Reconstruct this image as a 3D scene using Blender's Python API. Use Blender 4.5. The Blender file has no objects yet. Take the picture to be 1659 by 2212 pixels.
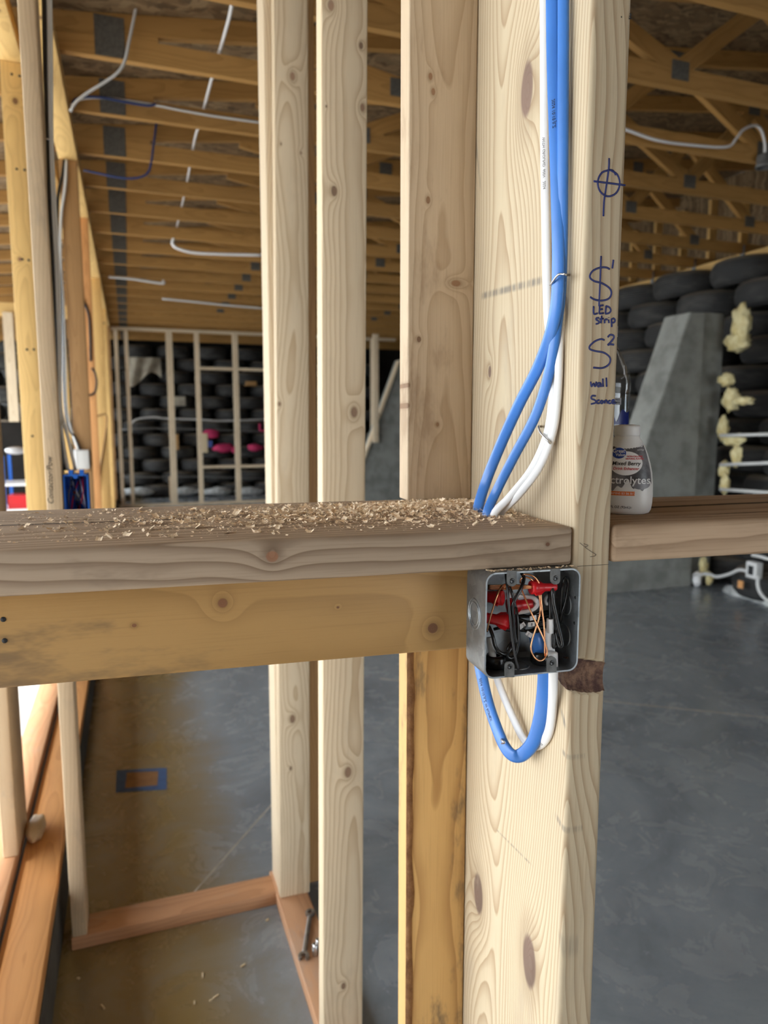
import bpy, bmesh, math, random
from mathutils import Vector, Matrix, noise as mnoise

rnd = random.Random(7)
SC = bpy.context.scene
COL = SC.collection

# ------------------------------------------------------------------ camera, world, sun, exposure
FPX, CX, CY = 1534.0, 829.5, 1106.0
PITCH, YAW = math.radians(7.05), math.radians(19.7)
CAM = Vector((0, 0, 1.40))
Fh = Vector((math.sin(YAW), math.cos(YAW), 0))
Rt = Vector((math.cos(YAW), -math.sin(YAW), 0))
Fw = Fh * math.cos(PITCH) + Vector((0, 0, -math.sin(PITCH)))
Up = Rt.cross(Fw)
cd = bpy.data.cameras.new('camera')
cd.sensor_fit = 'HORIZONTAL'; cd.sensor_width = 36.0
cd.lens = 36.0 * FPX / 1659.0
cd.clip_start = 0.02; cd.clip_end = 200
cd.dof.use_dof = True; cd.dof.focus_distance = 0.68; cd.dof.aperture_fstop = 9.0
cam = bpy.data.objects.new('camera', cd); COL.objects.link(cam)
cam.matrix_world = Matrix((( Rt.x, Up.x, -Fw.x, CAM.x), (Rt.y, Up.y, -Fw.y, CAM.y), (Rt.z, Up.z, -Fw.z, CAM.z), (0, 0, 0, 1)))
SC.camera = cam

w = bpy.data.worlds.new('World'); SC.world = w; w.use_nodes = True
bg = w.node_tree.nodes['Background']
bg.inputs[0].default_value = (0.87, 0.94, 1.0, 1); bg.inputs[1].default_value = 6.0

sd = bpy.data.lights.new('sun', 'SUN'); sd.energy = 6.0; sd.angle = math.radians(1.0); sd.color = (1.0, 0.96, 0.90)
sun = bpy.data.objects.new('sun', sd); COL.objects.link(sun)
sdir = Vector((0.70, 0.18, -0.693))
sun.rotation_euler = sdir.to_track_quat('-Z', 'Y').to_euler(); sun.location = (-8, -3, 8)

SC.view_settings.view_transform = 'Standard'; SC.view_settings.look = 'None'
SC.view_settings.exposure = 0.32; SC.view_settings.gamma = 1.0
SC.view_settings.use_curve_mapping = False
try:
    SC.cycles.max_bounces = 10; SC.cycles.diffuse_bounces = 6; SC.cycles.transparent_max_bounces = 12
except Exception:
    pass

# ------------------------------------------------------------------ geometry of the photo: pixel -> point on a known plane
def ray(x, y): return Fw + Rt * ((x - CX) / FPX) + Up * ((CY - y) / FPX)
def PZ(x, y, z):
    d = ray(x, y); return CAM + d * ((z - CAM.z) / d.z)
def PY(x, y, Y):
    d = ray(x, y); return CAM + d * (Y / d.y)
def PX(x, y, X):
    d = ray(x, y); return CAM + d * (X / d.x)
# the near wall stands 4.7 degrees off the house grid; u along it, v away from the camera
NR = math.radians(-4.7)
NW = Vector((math.cos(NR), math.sin(NR), 0)); ND = Vector((-math.sin(NR), math.cos(NR), 0))
NP = Vector((0.405, 0.581, 0))
def N(u, v, z): return NP + NW * u + ND * v + Vector((0, 0, z))
def L(p):
    q = p - NP; return Vector((q.dot(NW), q.dot(ND), p.z))
def NF(x, y, v=0.0):
    d = ray(x, y); t = (NP + ND * v - CAM).dot(ND) / d.dot(ND); return CAM + d * t
def NS(x, y, u=0.0):
    d = ray(x, y); t = (NP + NW * u - CAM).dot(NW) / d.dot(NW); return CAM + d * t
ZV = Vector((0, 0, 1)); XV = Vector((1, 0, 0)); YV = Vector((0, 1, 0))

# ------------------------------------------------------------------ object helpers
MW = {}
def frame(o, xa, za):
    xa = Vector(xa).normalized(); za = Vector(za).normalized(); ya = za.cross(xa).normalized(); xa = ya.cross(za)
    return Matrix(((xa.x, ya.x, za.x, o[0]), (xa.y, ya.y, za.y, o[1]), (xa.z, ya.z, za.z, o[2]), (0, 0, 0, 1)))
def link(name, data, M, parent=None):
    o = bpy.data.objects.new(name, data); COL.objects.link(o)
    if parent is not None:
        o.parent = parent; o.matrix_basis = MW[parent.name].inverted() @ M
    else:
        o.matrix_basis = M
    MW[o.name] = M
    return o
def tag(o, label=None, cat=None, group=None, kind=None):
    if label: o['label'] = label
    if cat: o['category'] = cat
    if group: o['group'] = group
    if kind: o['kind'] = kind
    return o
def thing(name, loc, label, cat, group=None):
    return tag(link(name, None, Matrix.Translation(Vector(loc))), label, cat, group)
def mk_mesh(name, verts, faces, mat, smooth=False):
    me = bpy.data.meshes.new(name); me.from_pydata([tuple(v) for v in verts], [], faces); me.update()
    if mat: me.materials.append(mat)
    if smooth:
        for p in me.polygons: p.use_smooth = True
    return me
def wmesh(name, verts, faces, mat, parent=None, smooth=True, org=None):
    """mesh given in world coordinates; its origin is put at org or at its middle"""
    vs = [Vector(v) for v in verts]
    if org is None:
        org = sum(vs, Vector()) / len(vs)
    me = mk_mesh(name, [v - org for v in vs], faces, mat, smooth)
    return link(name, me, Matrix.Translation(org), parent)

_bc = {}
def box_mesh(name, sx, sy, sz, mat, bev=0.002, seg=2, cut=0):
    """box, x/y centred, z from 0 to sz, rounded edges"""
    key = (round(sx, 4), round(sy, 4), round(sz, 4), mat.name, bev, seg)
    if key in _bc: return _bc[key]
    bm = bmesh.new(); bmesh.ops.create_cube(bm, size=1)
    for v in bm.verts:
        v.co = Vector((v.co.x * sx, v.co.y * sy, (v.co.z + .5) * sz))
    if bev > 0:
        bmesh.ops.bevel(bm, geom=list(bm.edges), offset=bev, segments=seg, affect='EDGES', profile=.5)
    me = bpy.data.meshes.new(name); bm.to_mesh(me); bm.free()
    me.materials.append(mat)
    if bev > 0 and seg > 1:
        for p in me.polygons: p.use_smooth = True
        try: me.set_sharp_from_angle(angle=math.radians(50))
        except Exception: pass
    _bc[key] = me
    return me
def board(name, p, xa, za, wd, th, ln, mat, parent=None, bev=0.003, seg=2):
    """a length of lumber: p = middle of its start end, za = along it, xa = across its wide side"""
    return link(name, box_mesh(name, wd, th, ln, mat, bev, seg), frame(p, xa, za), parent)
def box(name, lo, hi, mat, parent=None, bev=0.0, seg=1):
    lo = Vector(lo); hi = Vector(hi)
    return link(name, box_mesh(name, hi.x - lo.x, hi.y - lo.y, hi.z - lo.z, mat, bev, seg),
                Matrix.Translation(((lo.x + hi.x) / 2, (lo.y + hi.y) / 2, lo.z)), parent)

def smooth_path(pts, k=6):
    P = [Vector(p) for p in pts]
    if len(P) < 3: return P
    Q = [P[0] * 2 - P[1]] + P + [P[-1] * 2 - P[-2]]; out = []
    for i in range(1, len(Q) - 2):
        a, b, c, d = Q[i - 1:i + 3]
        for j in range(k):
            t = j / k
            out.append(.5 * ((2 * b) + (c - a) * t + (2 * a - 5 * b + 4 * c - d) * t * t + (3 * b - a - 3 * c + d) * t ** 3))
    out.append(P[-1]); return out
def sweep(pts, a, b=None, nrm=None, n=10, k=6, flat=2.0):
    """tube along pts; with nrm: half width a across, half thickness b along nrm"""
    P = smooth_path(pts, k) if k > 1 else [Vector(p) for p in pts]
    b = a if b is None else b
    V, F = [], []; prev = None
    for i, p in enumerate(P):
        t = (P[min(i + 1, len(P) - 1)] - P[max(i - 1, 0)])
        if t.length < 1e-9: t = Vector((0, 0, 1))
        t.normalize()
        if nrm is not None:
            s = t.cross(nrm)
            if s.length < 1e-4: s = prev if prev else t.orthogonal()
            s.normalize(); m = s.cross(t).normalized()
        else:
            s = prev - t * prev.dot(t) if prev else t.orthogonal()
            if s.length < 1e-6: s = t.orthogonal()
            s.normalize(); m = t.cross(s).normalized()
        prev = s
        for j in range(n):
            th = 2 * math.pi * j / n; c, q = math.cos(th), math.sin(th)
            e = 2.0 / flat
            V.append(p + s * (a * math.copysign(abs(c) ** e, c)) + m * (b * math.copysign(abs(q) ** e, q)))
    for i in range(len(P) - 1):
        for j in range(n):
            F.append((i * n + j, i * n + (j + 1) % n, (i + 1) * n + (j + 1) % n, (i + 1) * n + j))
    F.append(tuple(range(n - 1, -1, -1))); F.append(tuple((len(P) - 1) * n + j for j in range(n)))
    return V, F
def tube(name, pts, r, mat, parent=None, n=10, k=6, b=None, nrm=None, flat=2.0):
    V, F = sweep(pts, r, b, nrm, n, k, flat)
    return wmesh(name, V, F, mat, parent, True, Vector(pts[0]))
def lathe(prof, n=24, axis_frame=None):
    V, F = [], []
    for r, z in prof:
        for j in range(n):
            th = 2 * math.pi * j / n; V.append(Vector((r * math.cos(th), r * math.sin(th), z)))
    for i in range(len(prof) - 1):
        for j in range(n):
            F.append((i * n + j, i * n + (j + 1) % n, (i + 1) * n + (j + 1) % n, (i + 1) * n + j))
    if axis_frame is not None: V = [axis_frame @ v for v in V]
    return V, F
def merge(lst):
    V, F = [], []
    for v, f in lst:
        o = len(V); V += list(v); F += [tuple(i + o for i in q) for q in f]
    return V, F
def boxvf(lo, hi, M=None):
    x0, y0, z0 = lo; x1, y1, z1 = hi
    V = [Vector(c) for c in ((x0,y0,z0),(x1,y0,z0),(x1,y1,z0),(x0,y1,z0),(x0,y0,z1),(x1,y0,z1),(x1,y1,z1),(x0,y1,z1))]
    if M is not None: V = [M @ v for v in V]
    return V, [(0,3,2,1),(4,5,6,7),(0,1,5,4),(1,2,6,5),(2,3,7,6),(3,0,4,7)]
def blob(c, r, amp=.35, sc=(1, 1, 1), sub=2, fr=3.0, seed=0):
    bm = bmesh.new(); bmesh.ops.create_icosphere(bm, subdivisions=sub, radius=1)
    V = []
    for v in bm.verts:
        q = v.co.copy(); d = 1 + amp * mnoise.noise(q * fr * .6 + Vector((seed * 3.1, seed * 1.7, seed)))+ amp * .5 * mnoise.noise(q * fr * 1.9 + Vector((seed, 5, 2)))
        V.append(Vector(c) + Vector((q.x * sc[0], q.y * sc[1], q.z * sc[2])) * r * d)
    bm.verts.index_update(); F = [tuple(v.index for v in f.verts) for f in bm.faces]; bm.free()
    return V, F

# ------------------------------------------------------------------ materials
class NT:
    def __init__(s, name):
        s.m = bpy.data.materials.new(name); s.m.use_nodes = True; s.t = s.m.node_tree
        s.b = s.t.nodes['Principled BSDF']
    def n(s, typ, **kw):
        o = s.t.nodes.new(typ)
        for k, v in kw.items(): setattr(o, k, v)
        return o
    def val(s, sock, v):
        if isinstance(v, bpy.types.NodeSocket): s.t.links.new(v, sock)
        else: sock.default_value = v
    def math(s, op, a, b=None, c=None, clamp=False):
        o = s.n('ShaderNodeMath', operation=op, use_clamp=clamp); s.val(o.inputs[0], a)
        if b is not None: s.val(o.inputs[1], b)
        if c is not None: s.val(o.inputs[2], c)
        return o.outputs[0]
    def comb(s, x, y, z):
        o = s.n('ShaderNodeCombineXYZ'); s.val(o.inputs[0], x); s.val(o.inputs[1], y); s.val(o.inputs[2], z); return o.outputs[0]
    def noise(s, vec, scale=1, detail=3, rough=.55, dist=0.0):
        o = s.n('ShaderNodeTexNoise'); s.val(o.inputs['Vector'], vec); o.inputs['Scale'].default_value = scale
        o.inputs['Detail'].default_value = detail; o.inputs['Roughness'].default_value = rough; o.inputs['Distortion'].default_value = dist
        return o.outputs[0]
    def ramp(s, fac, stops, interp='LINEAR'):
        o = s.n('ShaderNodeValToRGB'); s.val(o.inputs[0], fac); r = o.color_ramp; r.interpolation = interp
        while len(r.elements) < len(stops): r.elements.new(.5)
        for e, (p, c) in zip(r.elements, stops):
            e.position = p; e.color = (c, c, c, 1) if not isinstance(c, (tuple, list)) else (*c, 1)
        return o.outputs[0]
    def mix(s, f, a, b, mode='MIX'):
        o = s.n('ShaderNodeMix', data_type='RGBA', blend_type=mode); s.val(o.inputs['Factor'], f)
        for k, v in (('A', a), ('B', b)):
            i = [q for q in o.inputs if q.name == k and q.type == 'RGBA'][0]
            s.val(i, (*v, 1) if isinstance(v, (tuple, list)) else v)
        return [q for q in o.outputs if q.type == 'RGBA'][0]
    def sstep(s, x, a, b):
        o = s.n('ShaderNodeMapRange', interpolation_type='SMOOTHSTEP'); s.val(o.inputs[0], x)
        o.inputs[1].default_value = a; o.inputs[2].default_value = b; return o.outputs[0]
    def bump(s, h, strength=.3, dist=.002):
        o = s.n('ShaderNodeBump'); s.val(o.inputs['Height'], h); o.inputs['Strength'].default_value = strength; o.inputs['Distance'].default_value = dist
        s.t.links.new(o.outputs[0], s.b.inputs['Normal'])
    def col(s, c): s.val(s.b.inputs['Base Color'], (*c, 1) if isinstance(c, (tuple, list)) else c)
    def rough(s, r): s.val(s.b.inputs['Roughness'], r)
    def obj(s):
        return s.n('ShaderNodeTexCoord').outputs['Object']
    def sep(s, v):
        o = s.n('ShaderNodeSeparateXYZ'); s.val(o.inputs[0], v); return o.outputs

def wood(name, light, dark, spacing=.0055, contrast=.75, pith=(.01, -.075), wob=.06, knots=(), stain=None, stain_amt=0.0,
         rough=.62, cracks=(), var=.16, kspread=1.7, smudges=(), knot_col=(.16, .075, .04), ends=None):
    s = NT(name)
    X, Y, Z = s.sep(s.obj())
    rd = s.n('ShaderNodeObjectInfo').outputs['Random']
    zo = s.math('MULTIPLY_ADD', rd, 37.0, Z)
    n1 = s.noise(s.comb(s.math('MULTIPLY', rd, 9.0), 0.0, s.math('MULTIPLY', zo, 1.15)), 1, 2, .5)
    n2 = s.noise(s.comb(5.0, s.math('MULTIPLY', rd, 7.0), s.math('MULTIPLY', zo, .8)), 1, 2, .5)
    px = s.math('MULTIPLY_ADD', s.math('SUBTRACT', n1, .5), wob * 2.4, s.math('MULTIPLY_ADD', s.math('SUBTRACT', rd, .5), .05, pith[0]))
    py = s.math('MULTIPLY_ADD', s.math('SUBTRACT', n2, .5), wob * 1.6, pith[1])
    dx = s.math('SUBTRACT', X, px); dy = s.math('SUBTRACT', Y, py)
    r = s.math('SQRT', s.math('ADD', s.math('MULTIPLY', dx, dx), s.math('MULTIPLY', dy, dy)))
    wav = s.noise(s.comb(s.math('MULTIPLY', X, 9.0), s.math('MULTIPLY', Y, 9.0), s.math('MULTIPLY', zo, 3.0)), 1, 3, .55)
    ring = s.math('MULTIPLY_ADD', s.math('SUBTRACT', wav, .5), 2.4, s.math('DIVIDE', r, spacing))
    kmask = None; khalo = None
    for kn in knots:
        kx, kz, kr, asp = kn[:4]
        a = s.math('SUBTRACT', Y if len(kn) > 4 else X, kx); b = s.math('MULTIPLY', s.math('SUBTRACT', Z, kz), asp)
        d2 = s.math('ADD', s.math('MULTIPLY', a, a), s.math('MULTIPLY', b, b))
        d = s.math('SQRT', d2)
        if len(kn) > 4: d = s.math('MULTIPLY_ADD', s.math('GREATER_THAN', X, kn[4]), .2, d)   # a knot in the narrow edge only
        e = s.math('EXPONENT', s.math('MULTIPLY', d, -1.0 / (kr * kspread)))
        ring = s.math('MULTIPLY_ADD', e, (3.0 if len(kn) > 4 else 7.0) * min(2.0, kr / .010), ring)
        kk = s.sstep(s.math('MULTIPLY_ADD', s.math('SUBTRACT', wav, .5), kr * .9, d), kr, kr * .72)
        kh = s.sstep(d, kr * 2.2, kr * .9)
        kmask = kk if kmask is None else s.math('MAXIMUM', kmask, kk)
        khalo = kh if khalo is None else s.math('MAXIMUM', khalo, kh)
    fr = s.math('FRACT', ring)
    line = s.ramp(fr, [(0, 0.0), (.45, .12), (.82, .75), (.93, 1.0), (1.0, 0.0)])
    pore = s.noise(s.comb(s.math('MULTIPLY', X, 420.0), s.math('MULTIPLY', Y, 420.0), s.math('MULTIPLY', zo, 9.0)), 1, 2, .6)
    big = s.noise(s.comb(s.math('MULTIPLY', X, 6.0), s.math('MULTIPLY', Y, 6.0), s.math('MULTIPLY', zo, 1.3)), 1, 3, .6)
    c = s.mix(s.math('MULTIPLY', line, contrast), light, dark)
    c = s.mix(s.math('MULTIPLY', s.sstep(pore, .5, .8), .35), c, dark)
    tone = s.math('ADD', s.math('MULTIPLY_ADD', s.math('SUBTRACT', big, .5), var * 2.2, 1.0), s.math('MULTIPLY', s.math('SUBTRACT', rd, .5), var))
    g = s.n('ShaderNodeVectorMath', operation='SCALE'); s.val(g.inputs[0], c); s.val(g.inputs['Scale'], tone); c = g.outputs[0]
    if kmask is not None:
        c = s.mix(s.math('MULTIPLY', khalo, .35), c, tuple(v * .72 for v in dark))
        kc = s.mix(s.sstep(wav, .35, .65), knot_col, tuple(v * 2.2 for v in knot_col))
        c = s.mix(s.math('MULTIPLY', kmask, .86), c, kc)
    if stain:
        sn = s.noise(s.comb(s.math('MULTIPLY', X, 16.0), s.math('MULTIPLY', Y, 16.0), s.math('MULTIPLY', zo, 5.5)), 1, 5, .68)
        c = s.mix(s.math('MULTIPLY', s.sstep(sn, .53, .70), stain_amt), c, stain)
    for (x0, z0, z1, sl, wdt) in cracks:
        wz = s.noise(s.comb(0.3, x0 * 50, s.math('MULTIPLY', Z, 14.0)), 1, 3, .6)
        ln = s.math('MULTIPLY_ADD', s.math('SUBTRACT', Z, z0), sl, s.math('MULTIPLY_ADD', s.math('SUBTRACT', wz, .5), .014, x0))
        dd = s.math('ABSOLUTE', s.math('SUBTRACT', X, ln))
        m = s.math('MULTIPLY', s.sstep(dd, wdt, wdt * .35), s.math('MULTIPLY', s.sstep(Z, z0, z0 + .05), s.sstep(Z, z1, z1 - .08)))
        c = s.mix(m, c, (.03, .018, .01))
    for (xa, za, xb, zb, hw_, amt) in smudges:      # grey rub marks on the +y face
        ln = math.hypot(xb - xa, zb - za); ux, uz = (xb - xa) / ln, (zb - za) / ln
        qx = s.math('SUBTRACT', X, xa); qz = s.math('SUBTRACT', Z, za)
        al = s.math('ADD', s.math('MULTIPLY', qx, ux), s.math('MULTIPLY', qz, uz)); ac = s.math('ABSOLUTE', s.math('SUBTRACT', s.math('MULTIPLY', qx, uz), s.math('MULTIPLY', qz, ux)))
        m = s.math('MULTIPLY', s.math('MULTIPLY', s.sstep(al, -.004, .008), s.sstep(al, ln + .004, ln - .008)), s.sstep(ac, hw_, hw_ * .2))
        m = s.math('MULTIPLY', s.math('MULTIPLY', m, s.sstep(pore, .30, .62)), s.math('MULTIPLY', s.math('GREATER_THAN', Y, 0.0), amt))
        c = s.mix(m, c, (.13, .125, .115))
    s.col(c); s.rough(rough); s.b.inputs['Specular IOR Level'].default_value = .3
    h = s.math('ADD', s.math('MULTIPLY', line, -.5), s.math('MULTIPLY', pore, .7))
    s.bump(h, .22, .0012)
    return s.m

def plain(name, c, rough=.5, metal=0.0, spec=.5, nz=0.0, nscale=30, bump=0.0, bscale=60, c2=None):
    s = NT(name); o = s.obj()
    if nz > 0 or c2:
        f = s.noise(o, nscale, 4, .6)
        c2 = c2 or tuple(v * (1 - nz) for v in c)
        s.col(s.mix(s.sstep(f, .35, .68), c, c2))
    else: s.col(c)
    s.rough(rough); s.b.inputs['Metallic'].default_value = metal; s.b.inputs['Specular IOR Level'].default_value = spec
    if bump > 0: s.bump(s.noise(o, bscale, 4, .6), bump, .004)
    return s.m

PINE_L, PINE_D = (.72, .60, .43), (.49, .35, .205)
def knot_side(*px):
    out = []
    for x, y, rr, asp in px:
        p = L(NS(x, y)); out.append((p.y - .154, p.z - .04, rr, asp))
    return tuple(out)
M = {}
M['post'] = wood('post_pine', (.54, .445, .305), (.33, .225, .13), spacing=.0040, contrast=.80, pith=(.005, -.07), wob=.05,
                 knots=knot_side((1138, 195, .017, .5), (1058, 803, .005, .6), (1033, 1930, .017, .55), (1143, 2075, .018, .5)), knot_col=(.085, .052, .042), kspread=2.4, smudges=[(*knot_side((a, b, 0, 0))[0][:2], *knot_side((c_, d_, 0, 0))[0][:2], h_, k_) for a, b, c_, d_, h_, k_ in ((1040, 640, 1172, 605, .006, .75), (1212, 1530, 1222, 1575, .004, .8), (1214, 1620, 1226, 1640, .004, .7), (1200, 1760, 1222, 1800, .005, .6), (1070, 1790, 1150, 1870, .002, .5), (1026, 290, 1040, 420, .004, .6), (1208, 2010, 1216, 2110, .004, .3))],
                 stain=(.40, .33, .24), stain_amt=.40, var=.08)
M['pine'] = wood('pale_pine', PINE_L, PINE_D, spacing=.0075, contrast=.65, var=.10)
M['pine_knot'] = wood('pale_pine_knotty', (.74, .61, .43), (.50, .35, .20), spacing=.0075, contrast=.72, wob=.05, knots=((-.012, .10, .007, .6), (.018, .70, .009, .6), (-.018, 1.22, .005, .6), (.006, 1.56, .008, .6), (-.02, 2.02, .009, .6), (.02, 2.3, .006, .6)), var=.1)
M['stud_tan'] = wood('tan_stud', (.58, .455, .315), (.41, .29, .18), spacing=.0042, contrast=.5, pith=(.0, -.16), wob=.03, knots=((.022, .245, .009, 1.6), (-.03, .20, .004, .7), (-.01, .11, .004, .7)), stain=(.24, .14, .075), stain_amt=.55, var=.18)
M['stud_jack'] = wood('amber_stud', (.66, .42, .17), (.40, .22, .08), spacing=.0055, contrast=.8, pith=(.0, -.11), wob=.04, stain=(.10, .085, .07), stain_amt=.8, var=.2)
M['ledge'] = wood('weathered_plank', (.47, .34, .235), (.27, .175, .11), spacing=.011, contrast=.7, pith=(.0, -.10), wob=.05, stain=(.30, .25, .20), stain_amt=.6, cracks=((.02, .02, .72, .02, .0012), (-.132, .12, .40, -.03, .0009)), knots=((-.143, .285, .010, .8),), var=.22, rough=.75)
M['ledge_r'] = wood('weathered_plank_cracked', (.44, .315, .21), (.21, .13, .075), spacing=.012, contrast=.65, pith=(.0, -.09), wob=.06, stain=(.20, .13, .08), stain_amt=.5, cracks=((.005, .07, .6, .05, .0085), (-.07, .12, .30, .05, .0022)), var=.22, rough=.75)
M['apron'] = wood('amber_board', (.53, .30, .105), (.34, .175, .055), spacing=.010, contrast=.55, pith=(.01, -.08), wob=.05, knots=((.012, .35, .0075, .9), (-.018, .585, .0075, .9), (.01, .13, .003, .8)), stain=(.13, .085, .045), stain_amt=.55, knot_col=(.20, .10, .05), var=.2, rough=.55)
M['truss'] = wood('truss_pine', (.42, .228, .07), (.27, .138, .038), spacing=.009, contrast=.5, var=.2)
M['amber'] = wood('amber_pine', (.72, .46, .17), (.46, .26, .085), spacing=.007, contrast=.5, var=.15)
M['yellow'] = wood('yellow_pine', (.78, .52, .20), (.52, .31, .11), spacing=.008, contrast=.5, knots=((.01, 2.55, .011, .8), (-.01, 1.9, .008, .8)), var=.12)
M['brown'] = wood('brown_post', (.42, .24, .10), (.27, .14, .055), spacing=.008, contrast=.45, var=.15)
M['orange'] = wood('orange_stud', (.68, .34, .13), (.45, .20, .07), spacing=.008, contrast=.45, var=.15)
M['redplate'] = wood('pinkish_plate', (.60, .33, .18), (.40, .20, .10), spacing=.011, contrast=.5, stain=(.40, .32, .26), stain_amt=.35, var=.2)
M['greystud'] = wood('greyed_stud', (.60, .46, .30), (.42, .29, .17), spacing=.007, contrast=.5, stain=(.36, .29, .21), stain_amt=.5, var=.15)

def mat_floor():
    s = NT('concrete_floor'); o = s.n('ShaderNodeNewGeometry').outputs['Position']; X, Y, Z = s.sep(o)
    a = s.noise(o, 1.3, 7, .66, .9); b = s.noise(o, 5.0, 6, .7, .8); f = s.noise(o, 90.0, 3, .6)
    c = s.ramp(a, [(.28, (.130, .148, .168)), (.45, (.215, .242, .268)), (.58, (.27, .30, .325)), (.74, (.155, .176, .198))])
    c = s.mix(s.math('MULTIPLY', s.sstep(b, .42, .72), .42), c, (.32, .34, .35))
    c = s.mix(s.math('MULTIPLY', s.sstep(f, .55, .75), .15), c, (.12, .12, .12))
    # colour turns brown towards the left wall, with an uneven edge
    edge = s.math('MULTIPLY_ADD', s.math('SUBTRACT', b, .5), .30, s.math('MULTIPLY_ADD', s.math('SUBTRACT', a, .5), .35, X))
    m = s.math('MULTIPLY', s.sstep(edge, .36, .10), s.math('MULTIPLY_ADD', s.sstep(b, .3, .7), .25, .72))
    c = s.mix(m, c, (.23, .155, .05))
    s.col(c); s.rough(s.math('MULTIPLY_ADD', b, .32, .10)); s.bump(f, .08, .002)
    return s.m
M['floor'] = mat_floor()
M['concrete'] = plain('grey_concrete', (.30, .305, .28), .85, nz=.35, nscale=5, bump=.25, bscale=45)
M['curb'] = plain('dark_concrete', (.10, .10, .095), .9, nz=.4, nscale=8, bump=.3)
def mat_tire():
    s = NT('tyre_rubber'); o = s.obj(); X, Y, Z = s.sep(o)
    rd = s.n('ShaderNodeObjectInfo').outputs['Random']
    f = s.noise(s.comb(X, s.math('MULTIPLY_ADD', rd, 9.0, Y), s.math('MULTIPLY', Z, 3.0)), 5, 4, .6)
    c = s.mix(s.sstep(f, .42, .72), (.028, .028, .028), (.062, .060, .056))
    nz = s.sep(s.n('ShaderNodeNewGeometry').outputs['Normal'])[2]
    c = s.mix(s.math('MULTIPLY', s.sstep(nz, .35, .95), .7), c, (.17, .135, .095))
    s.col(c); s.rough(.75)
    s.bump(s.math('SINE', s.math('MULTIPLY', Z, 260.0)), .5, .006)
    return s.m
M['tire'] = mat_tire()
M['dirt'] = plain('packed_dirt', (.10, .075, .05), .95, nz=.5, nscale=12, bump=.6, bscale=30)
M['earth'] = plain('earth_bank', (.022, .019, .016), 1.0, nz=.5, nscale=4, bump=.5, bscale=10)
def mat_osb():
    s = NT('strand_board'); o = s.obj(); X, Y, Z = s.sep(o)
    v = s.n('ShaderNodeTexVoronoi', feature='F1'); v.inputs['Scale'].default_value = 1.0
    wv = s.noise(o, 6, 3, .6)
    s.val(v.inputs['Vector'], s.comb(s.math('MULTIPLY_ADD', wv, 4.0, s.math('MULTIPLY', X, 16.0)), s.math('MULTIPLY_ADD', wv, 9.0, s.math('MULTIPLY', Y, 44.0)), 0.0))
    k = s.sep(v.outputs['Color'])[0]
    s.col(s.ramp(k, [(0, (.11, .065, .028)), (.45, (.20, .125, .06)), (.8, (.29, .20, .105)), (1, (.075, .045, .02))])); s.rough(.7)
    return s.m
M['osb'] = mat_osb()
def mat_galv():  # zinc spangle, scuffed
    s = NT('galvanized_steel'); o = s.obj()
    v = s.n('ShaderNodeTexVoronoi'); v.inputs['Scale'].default_value = 90; s.val(v.inputs['Vector'], o)
    f = s.noise(o, 60, 4, .6)
    c = s.mix(s.sep(v.outputs['Color'])[0], (.24, .255, .265), (.36, .38, .39))
    c = s.mix(s.math('MULTIPLY', s.sstep(f, .5, .75), .5), c, (.13, .13, .128))
    s.col(c); s.b.inputs['Metallic'].default_value = .85; s.rough(s.math('MULTIPLY_ADD', f, .35, .28))
    s.bump(f, .12, .0008)
    return s.m
M['galv'] = mat_galv()
M['galv_dull'] = plain('dull_zinc', (.20, .20, .195), .6, .6, nz=.35, nscale=120)
M['gusset'] = plain('nail_plate_steel', (.16, .15, .13), .6, .5, nz=.3, nscale=60, bump=.5, bscale=200)
M['steel'] = plain('bright_steel', (.62, .62, .62), .28, 1.0)
M['tool'] = plain('worn_chrome', (.42, .41, .40), .38, .9, nz=.3, nscale=40)
M['blue'] = plain('blue_jacket', (.06, .215, .63), .28, spec=.5, nz=.15, nscale=8)
M['navy'] = plain('dark_blue_jacket', (.02, .045, .16), .35)
M['white'] = plain('white_jacket', (.80, .80, .80), .32, spec=.5)
M['offwhite'] = plain('grey_white_plastic', (.62, .62, .60), .5)
M['black'] = plain('black_insulation', (.012, .012, .013), .22, spec=.6)
M['red'] = plain('red_plastic', (.62, .012, .018), .33, spec=.5)
M['copper'] = plain('bare_copper', (.85, .42, .22), .25, 1.0)
M['marker'] = plain('blue_marker_ink', (.012, .022, .14), .5)
M['pencil'] = plain('pencil_line', (.10, .085, .07), .7)
M['blackink'] = plain('black_ink', (.01, .01, .012), .6)
M['bark'] = plain('red_brown_bark', (.070, .032, .026), .9, c2=(.23, .135, .085), nscale=90, bump=.9, bscale=140)
M['barkstrip'] = plain('inner_bark', (.30, .155, .065), .9, c2=(.17, .075, .030), nscale=35, bump=.9, bscale=90)
M['chips'] = plain('pine_shavings', (.95, .77, .55), .8, nz=.22, nscale=90)
M['bottle'] = plain('white_bottle_plastic', (.78, .77, .75), .35)
M['smoke'] = plain('dark_label_print', (.045, .042, .045), .4, c2=(.20, .19, .20), nscale=55)
M['lwhite'] = plain('white_print', (.86, .86, .86), .4)
M['lblue'] = plain('blue_print', (.01, .05, .33), .35)
M['lnavy'] = plain('navy_print', (.01, .02, .16), .35)
M['lred'] = plain('red_print', (.55, .02, .03), .4)
M['lorange'] = plain('orange_print', (.78, .17, .02), .4)
M['lgrey'] = plain('grey_print', (.24, .23, .25), .4, nz=.3, nscale=60)
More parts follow.
